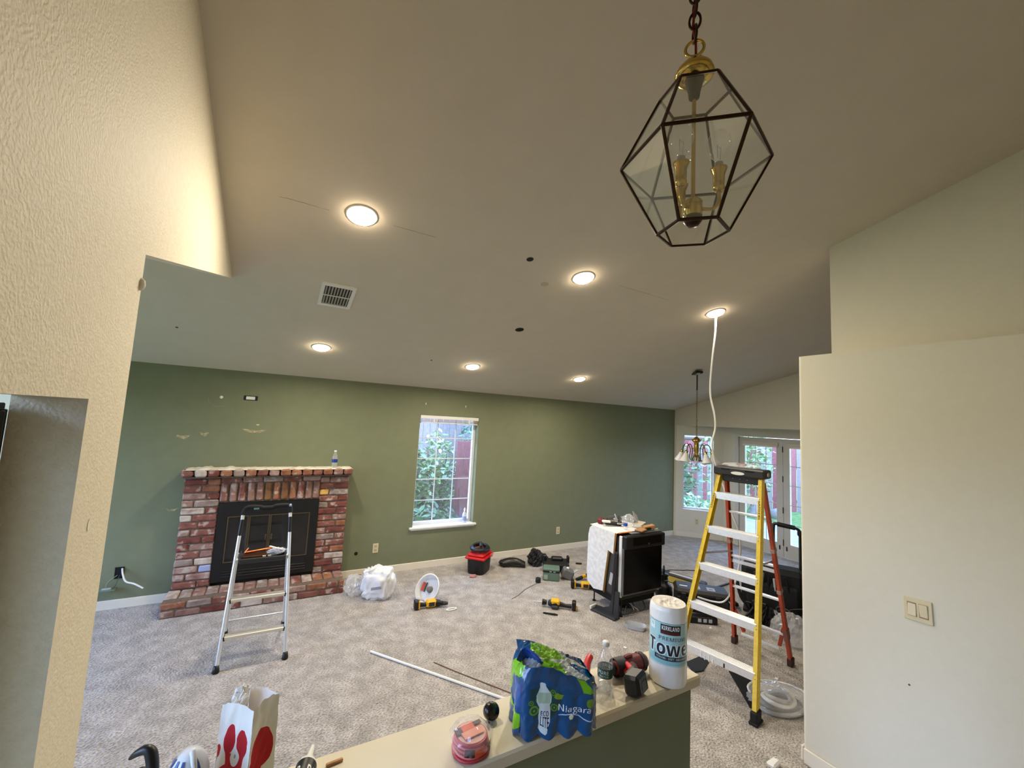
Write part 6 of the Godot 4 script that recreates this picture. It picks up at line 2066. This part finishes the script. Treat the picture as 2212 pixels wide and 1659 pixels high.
	power_tool(t, 0)
	t = thing("cordless_grinder", "yellow and black cordless tool lying against the dishwasher's jacket", "power tool", V(3.52, 0, -4.13), -0.59)
	power_tool(t, 1)
	piece("tail", V(0.24, 0.025, 0.05), V(0.10, 0.04, 0.05), M.black, t, 0.012)
	t = thing("saw_blade", "short black saw blade on the carpet in front of the yellow saw", "blade", V(2.72, 0, -3.72), -0.75)
	st = mb()
	prism(st, [Vector2(-0.07, 0.0), Vector2(0.05, -0.005), Vector2(0.085, 0.008), Vector2(0.05, 0.022), Vector2(0.0, 0.018), Vector2(-0.075, 0.012)], 0.012, Transform3D(Basis(V(1, 0, 0), V(0, 0, -1), V(0, 1, 0)), V(0, 0.002, 0)))
	obj("blade", st, M.black, t)
	# clear tray lid
	t = thing("clear_tray", "shallow translucent plastic tray on the carpet left of the paper towels", "tray", V(3.36, 0, -3.12), -0.9)
	st = mb()
	var tr := []
	for q in 24:
		var a := TAU * q / 24
		tr.append(Vector2(signf(cos(a)) * pow(absf(cos(a)), 0.5) * 0.105, signf(sin(a)) * pow(absf(sin(a)), 0.6) * 0.055))
	for q in 24:
		var a: Vector2 = tr[q]
		var b: Vector2 = tr[(q + 1) % 24]
		quad(st, V(a.x * 0.85, 0.004, a.y * 0.85), V(b.x * 0.85, 0.004, b.y * 0.85), V(b.x, 0.045, b.y), V(a.x, 0.045, a.y), V(0, 0.02, 0))
		tri(st, V(0, 0.004, 0), V(a.x * 0.85, 0.004, a.y * 0.85), V(b.x * 0.85, 0.004, b.y * 0.85), V(0, 0.1, 0))
	obj("tray", st, plain(Color(0.72, 0.73, 0.75), 0.25), t)
	# right of the dishwasher
	t = thing("work_lamp", "black round-bellied work light standing right of the dishwasher", "work light", V(4.30, 0, -3.56), 0.7)
	turned("body", [Vector2(0, 0.0), Vector2(0.085, 0.002), Vector2(0.098, 0.03), Vector2(0.098, 0.12), Vector2(0.080, 0.155), Vector2(0.050, 0.17), Vector2(0.045, 0.24), Vector2(0.055, 0.25), Vector2(0.055, 0.27), Vector2(0, 0.275)], M.black, t, 24)
	turned("lens", [Vector2(0.042, 0), Vector2(0.040, 0.006), Vector2(0.0, 0.012)], M.grey, t, 20, look(V(-0.015, 0.07, 0.094), V(-0.1, 0.05, 1), V(0, 1, 0)))
	rod("handle", smooth_path([V(-0.05, 0.25, 0), V(-0.06, 0.33, 0.0), V(-0.01, 0.36, 0), V(0.05, 0.33, 0), V(0.05, 0.25, 0)], 4), 0.011, M.black, t, 8)
	piece("ring", V(0.0, 0.205, 0.03), V(0.10, 0.012, 0.05), M.grey, t, 0.004)
	t = thing("spirit_level", "long black tool case with a yellow side, behind the dark tool box", "case", V(4.86, 0, -3.74), -1.3)
	piece("case", V(0, 0.055, 0), V(0.62, 0.11, 0.13), plain(Color(0.13, 0.12, 0.11), 0.6), t, 0.012)
	piece("yellow_side", V(-0.05, 0.048, 0.0665), V(0.44, 0.075, 0.003), plain(Color(0.70, 0.62, 0.25), 0.5), t, 0.001)
	piece("pale_label", V(0.04, 0.1115, 0.0), V(0.40, 0.003, 0.06), plain(Color(0.70, 0.68, 0.62), 0.5), t, 0.001)
	t = thing("tool_chest", "dark grey tool box with white stickers behind the yellow rail", "tool box", V(4.42, 0, -3.14), -0.80)
	piece("base", V(0, 0.085, 0), V(0.56, 0.17, 0.27), plain(Color(0.06, 0.055, 0.065), 0.5), t, 0.02)
	st = mb()
	box(st, V(0, 0.205, 0), V(0.575, 0.075, 0.285), 0.028)
	var lid := obj("lid", st, plain(Color(0.13, 0.125, 0.125), 0.55), t)
	piece("sticker", V(-0.19, 0.2435, 0.03), V(0.085, 0.003, 0.022), M.white, lid, 0.001)
	for k in 2:
		var s := piece("label", V(-0.055 + 0.155 * k, 0.2435, 0.03), V(0.085, 0.003, 0.10), plain(Color(0.62, 0.62, 0.62), 0.5), lid, 0.001)
		piece("mark", V(-0.055 + 0.155 * k, 0.2455, 0.04), V(0.045, 0.001, 0.018), M.dark_grey, s, 0.0)
	st = mb()
	prism(st, oval(Vector2.ZERO, 0.026, 0.062, 22), 0.004, Transform3D(Basis(), V(-0.10, 0.10, 0.135)))
	obj("oval_badge", st, plain(Color(0.74, 0.71, 0.82), 0.4), t)
	for k in 2:
		piece("latch", V(-0.20 + 0.36 * k, 0.17, 0.145), V(0.06, 0.07, 0.016), M.black, t, 0.006)
	t = thing("black_box", "flat black box with three white squares under the ladder's left rail", "box", V(4.14, 0, -2.93), -0.62)
	piece("box", V(0, 0.035, 0), V(0.30, 0.07, 0.10), M.black, t, 0.008)
	for k in 3:
		piece("square", V(-0.035 + 0.055 * k, 0.038, 0.051), V(0.036, 0.036, 0.002), M.light_grey, t, 0.001)
	t = thing("paint_stick", "short pale stick poking out from behind the paper towels at the yellow rail", "stick", V(3.97, 0, -2.99), 0.1)
	piece("stick", V(0, 0.012, 0), V(0.26, 0.012, 0.018), plain(Color(0.85, 0.78, 0.55), 0.6), t, 0.002)
	st = mb()
	tube(st, smooth_path([V(5.05, 0.012, -3.44), V(5.28, 0.012, -3.47), V(5.55, 0.012, -3.49)], 4), [0.016, 0.016, 0.015, 0.014, 0.013, 0.012, 0.011, 0.01, 0.009], 8)
	tag(obj("dark_stick", st, M.dark_grey), "dark thin stick lying on the nook carpet behind the ladder", "stick")
	# dark seam where the nook floor begins
	st = mb()
	var seam := []
	for k in 24:
		seam.append(V(5.05 + 0.072 * k, 0.003, -4.22 + 0.031 * k + 0.01 * sin(k * 2.1)))
	tube(st, seam, 0.007, 5)
	tag(obj("carpet_seam", st, plain(Color(0.24, 0.21, 0.20), 0.9)), "dark seam across the carpet at the edge of the dining nook", "seam")
	# dark mats at the ladder's foot
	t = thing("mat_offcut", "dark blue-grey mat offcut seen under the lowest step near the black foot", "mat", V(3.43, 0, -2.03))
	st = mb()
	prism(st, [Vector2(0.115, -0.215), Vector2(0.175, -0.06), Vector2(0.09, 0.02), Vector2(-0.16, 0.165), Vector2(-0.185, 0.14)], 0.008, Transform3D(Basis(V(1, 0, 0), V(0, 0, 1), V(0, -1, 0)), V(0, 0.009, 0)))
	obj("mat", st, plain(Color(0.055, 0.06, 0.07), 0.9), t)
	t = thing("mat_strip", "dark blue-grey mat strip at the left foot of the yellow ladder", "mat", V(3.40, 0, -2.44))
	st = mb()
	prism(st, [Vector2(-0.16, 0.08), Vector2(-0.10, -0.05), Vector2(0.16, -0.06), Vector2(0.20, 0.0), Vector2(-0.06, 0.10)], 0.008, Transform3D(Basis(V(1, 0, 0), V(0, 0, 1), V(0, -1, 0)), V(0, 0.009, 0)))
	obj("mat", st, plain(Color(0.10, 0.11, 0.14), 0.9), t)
	# clear round bag with a coil in it
	t = thing("coil_bag", "round clear plastic bag holding a grey coil beside the ladder's black foot", "plastic bag", V(3.46, 0, -1.80), -0.5)
	for k in 4:
		lp = []
		for q in 30:
			var a := TAU * q / 30
			lp.append(V((0.17 - 0.03 * k) * cos(a), 0.022 + 0.018 * k + 0.008 * sin(a * 2 + k), (0.12 - 0.02 * k) * sin(a)))
		st = mb()
		tube(st, lp, 0.016, 8, false, true)
		obj("coil", st, [M.light_grey, M.grey, M.white, M.light_grey][k], t)
	crumple(t, "film", V(0.44, 0.135, 0.30), glass(Color(0.95, 0.96, 0.98), 0.22, 0.10), 440, Basis(), 0.22, 22)
	lp = []
	for q in 16:
		var a := PI + PI * q / 15.0
		lp.append(V(0.215 * cos(a), 0.10, 0.15 * sin(a)))
	rod("rim", lp, 0.008, M.white, t, 6)
	piece("tie", V(0.235, 0.05, 0.06), V(0.05, 0.02, 0.02), M.light_grey, t, 0.005)
	rolling_bag()
	# crumbs of plaster
	var crumbs := [V(2.845, 0, -1.51), V(3.819, 0, -2.0), V(4.639, 0, -3.40), V(4.107, 0, -2.80), V(2.986, 0, -2.895)]
	var crumb_labels := ["pale wood scrap at the bottom edge beside the right wall's baseboard", "tiny white plaster crumb on the carpet right of the yellow rail's foot", "tiny white plaster crumb on the carpet behind the dark tool box", "tiny white plaster crumb near the flat black box with white squares", "tiny white plaster crumb on the carpet right of the translucent tray"]
	for k in 5:
		st = mb()
		var s := 0.05 if k == 0 else 0.018
		box(st, V(0, s * 0.3, 0), V(s * 1.6, s * 0.6, s), s * 0.2, Basis(V(0, 1, 0), k * 1.3), s * 0.1)
		var o := obj("plaster_crumb", st, M.white)
		o.position = crumbs[k]
		tag(o, crumb_labels[k], "crumb")


func rolling_bag() -> void:
	var t := thing("rolling_tool_bag", "black rolling tool bag with a tall pull handle, half behind the right wall", "tool bag", V(5.02, 0, -2.67), -1.08)
	# x runs along the handle, z towards the camera
	var cloth := noisy([[0.0, Color(0.015, 0.015, 0.017)], [1.0, Color(0.05, 0.05, 0.055)]], 0.05, 6.0, 0.85, 3, 128, 170)
	piece("body", V(0.0, 0.33, -0.02), V(0.60, 0.46, 0.28), cloth, t, 0.05)
	piece("pocket", V(0.0, 0.26, 0.14), V(0.50, 0.28, 0.06), cloth, t, 0.025)
	st_handle(t)
	for s in [-1.0, 1.0]:
		turned("wheel", [Vector2(0, -0.02), Vector2(0.06, -0.02), Vector2(0.065, -0.01), Vector2(0.065, 0.01), Vector2(0.06, 0.02), Vector2(0, 0.02)], M.rubber, t, 18, look(V(s * 0.26, 0.065, -0.10), V(1, 0, 0), V(0, 1, 0)))
	piece("base", V(0.0, 0.07, 0.02), V(0.56, 0.05, 0.30), M.black, t, 0.012)
	for k in 7:
		var a := -0.22 + 0.062 * k
		rod("tool_handle", [V(a, 0.34, 0.16), V(a + rng.randf_range(-0.03, 0.03), 0.47 + rng.randf_range(-0.03, 0.05), 0.17)], 0.012, [M.black, M.dark_grey, M.grey, M.black, M.light_grey, M.dark_red, M.black][k], t, 7)
	rod("strap", smooth_path([V(-0.25, 0.42, 0.05), V(-0.34, 0.40, 0.10), V(-0.30, 0.20, 0.16), V(-0.20, 0.10, 0.17)], 5), 0.020, cloth, t, 6)
	var o := thing("cable_bundle", "tangle of black cables and tool parts spilling at the front of the rolling bag", "cables", V(4.74, 0, -2.54), -1.1)
	crumple(o, "black_cloth", V(0.40, 0.17, 0.16), cloth, 470, Basis(), 0.5, 14)
	for k in 14:
		var c := V(rng.randf_range(-0.22, 0.22), 0.03, rng.randf_range(-0.05, 0.14))
		rod("cable", smooth_path([c, c + V(rng.randf_range(-0.1, 0.1), rng.randf_range(0.08, 0.26), rng.randf_range(-0.04, 0.04)), c + V(rng.randf_range(-0.14, 0.14), rng.randf_range(0.10, 0.24), 0.03), c + V(rng.randf_range(-0.1, 0.1), 0.02, rng.randf_range(0.0, 0.08))], 5), 0.009, [M.black, M.black, M.dark_grey, M.black_gloss, M.light_grey][k % 5], o, 6)
	o = thing("work_glove", "black work glove with spread fingers lying left of the rolling bag", "glove", V(4.86, 0.0, -3.02), -0.6)
	st_glove(o)
	o = thing("clear_sheet", "clear plastic sheet draped in front of the rolling bag's right end", "plastic sheet", V(4.55, 0, -2.26), -0.9)
	crumple(o, "film", V(0.34, 0.26, 0.20), glass(Color(0.95, 0.95, 0.95), 0.28, 0.12), 450, Basis(), 0.25)
	o = thing("blue_jug", "dark blue plastic jug half hidden by the right wall's edge", "jug", V(4.86, 0, -2.20), 0.4)
	turned("body", [Vector2(0, 0.0), Vector2(0.085, 0.002), Vector2(0.090, 0.02), Vector2(0.090, 0.15), Vector2(0.070, 0.20), Vector2(0.035, 0.225), Vector2(0.03, 0.25), Vector2(0, 0.252)], plain(Color(0.07, 0.17, 0.42), 0.35), o, 22)


func st_handle(t: Node3D) -> void:
	var hm := plain(Color(0.03, 0.03, 0.032), 0.35)
	rod("pull_handle", smooth_path([V(0.015, 0.50, -0.14), V(0.015, 0.80, -0.14), V(0.018, 0.975, -0.14), V(0.04, 1.005, -0.14), V(0.14, 0.992, -0.14), V(0.23, 0.985, -0.14), V(0.268, 0.955, -0.14), V(0.272, 0.90, -0.14), V(0.272, 0.50, -0.14)], 6), 0.016, hm, t, 10)
	rod("hand_grip", [V(0.055, 1.003, -0.14), V(0.225, 0.988, -0.14)], 0.026, hm, t, 10)
	piece("grip_joint", V(0.270, 0.935, -0.14), V(0.050, 0.065, 0.05), hm, t, 0.012)


func st_glove(o: Node3D) -> void:
	var st := mb()
	box(st, V(0, 0.05, 0), V(0.10, 0.045, 0.11), 0.02, Basis(V(0, 0, 1), -0.5))
	for k in 4:
		tube(st, smooth_path([V(-0.03, 0.06, -0.04 + 0.027 * k), V(-0.09, 0.10 + 0.01 * k, -0.055 + 0.036 * k), V(-0.13, 0.13 + 0.016 * k, -0.06 + 0.042 * k)], 3), 0.012, 7)
	tube(st, smooth_path([V(0.0, 0.06, 0.05), V(-0.04, 0.07, 0.09), V(-0.07, 0.06, 0.11)], 3), 0.013, 7)
	obj("glove", st, M.black_soft, o)
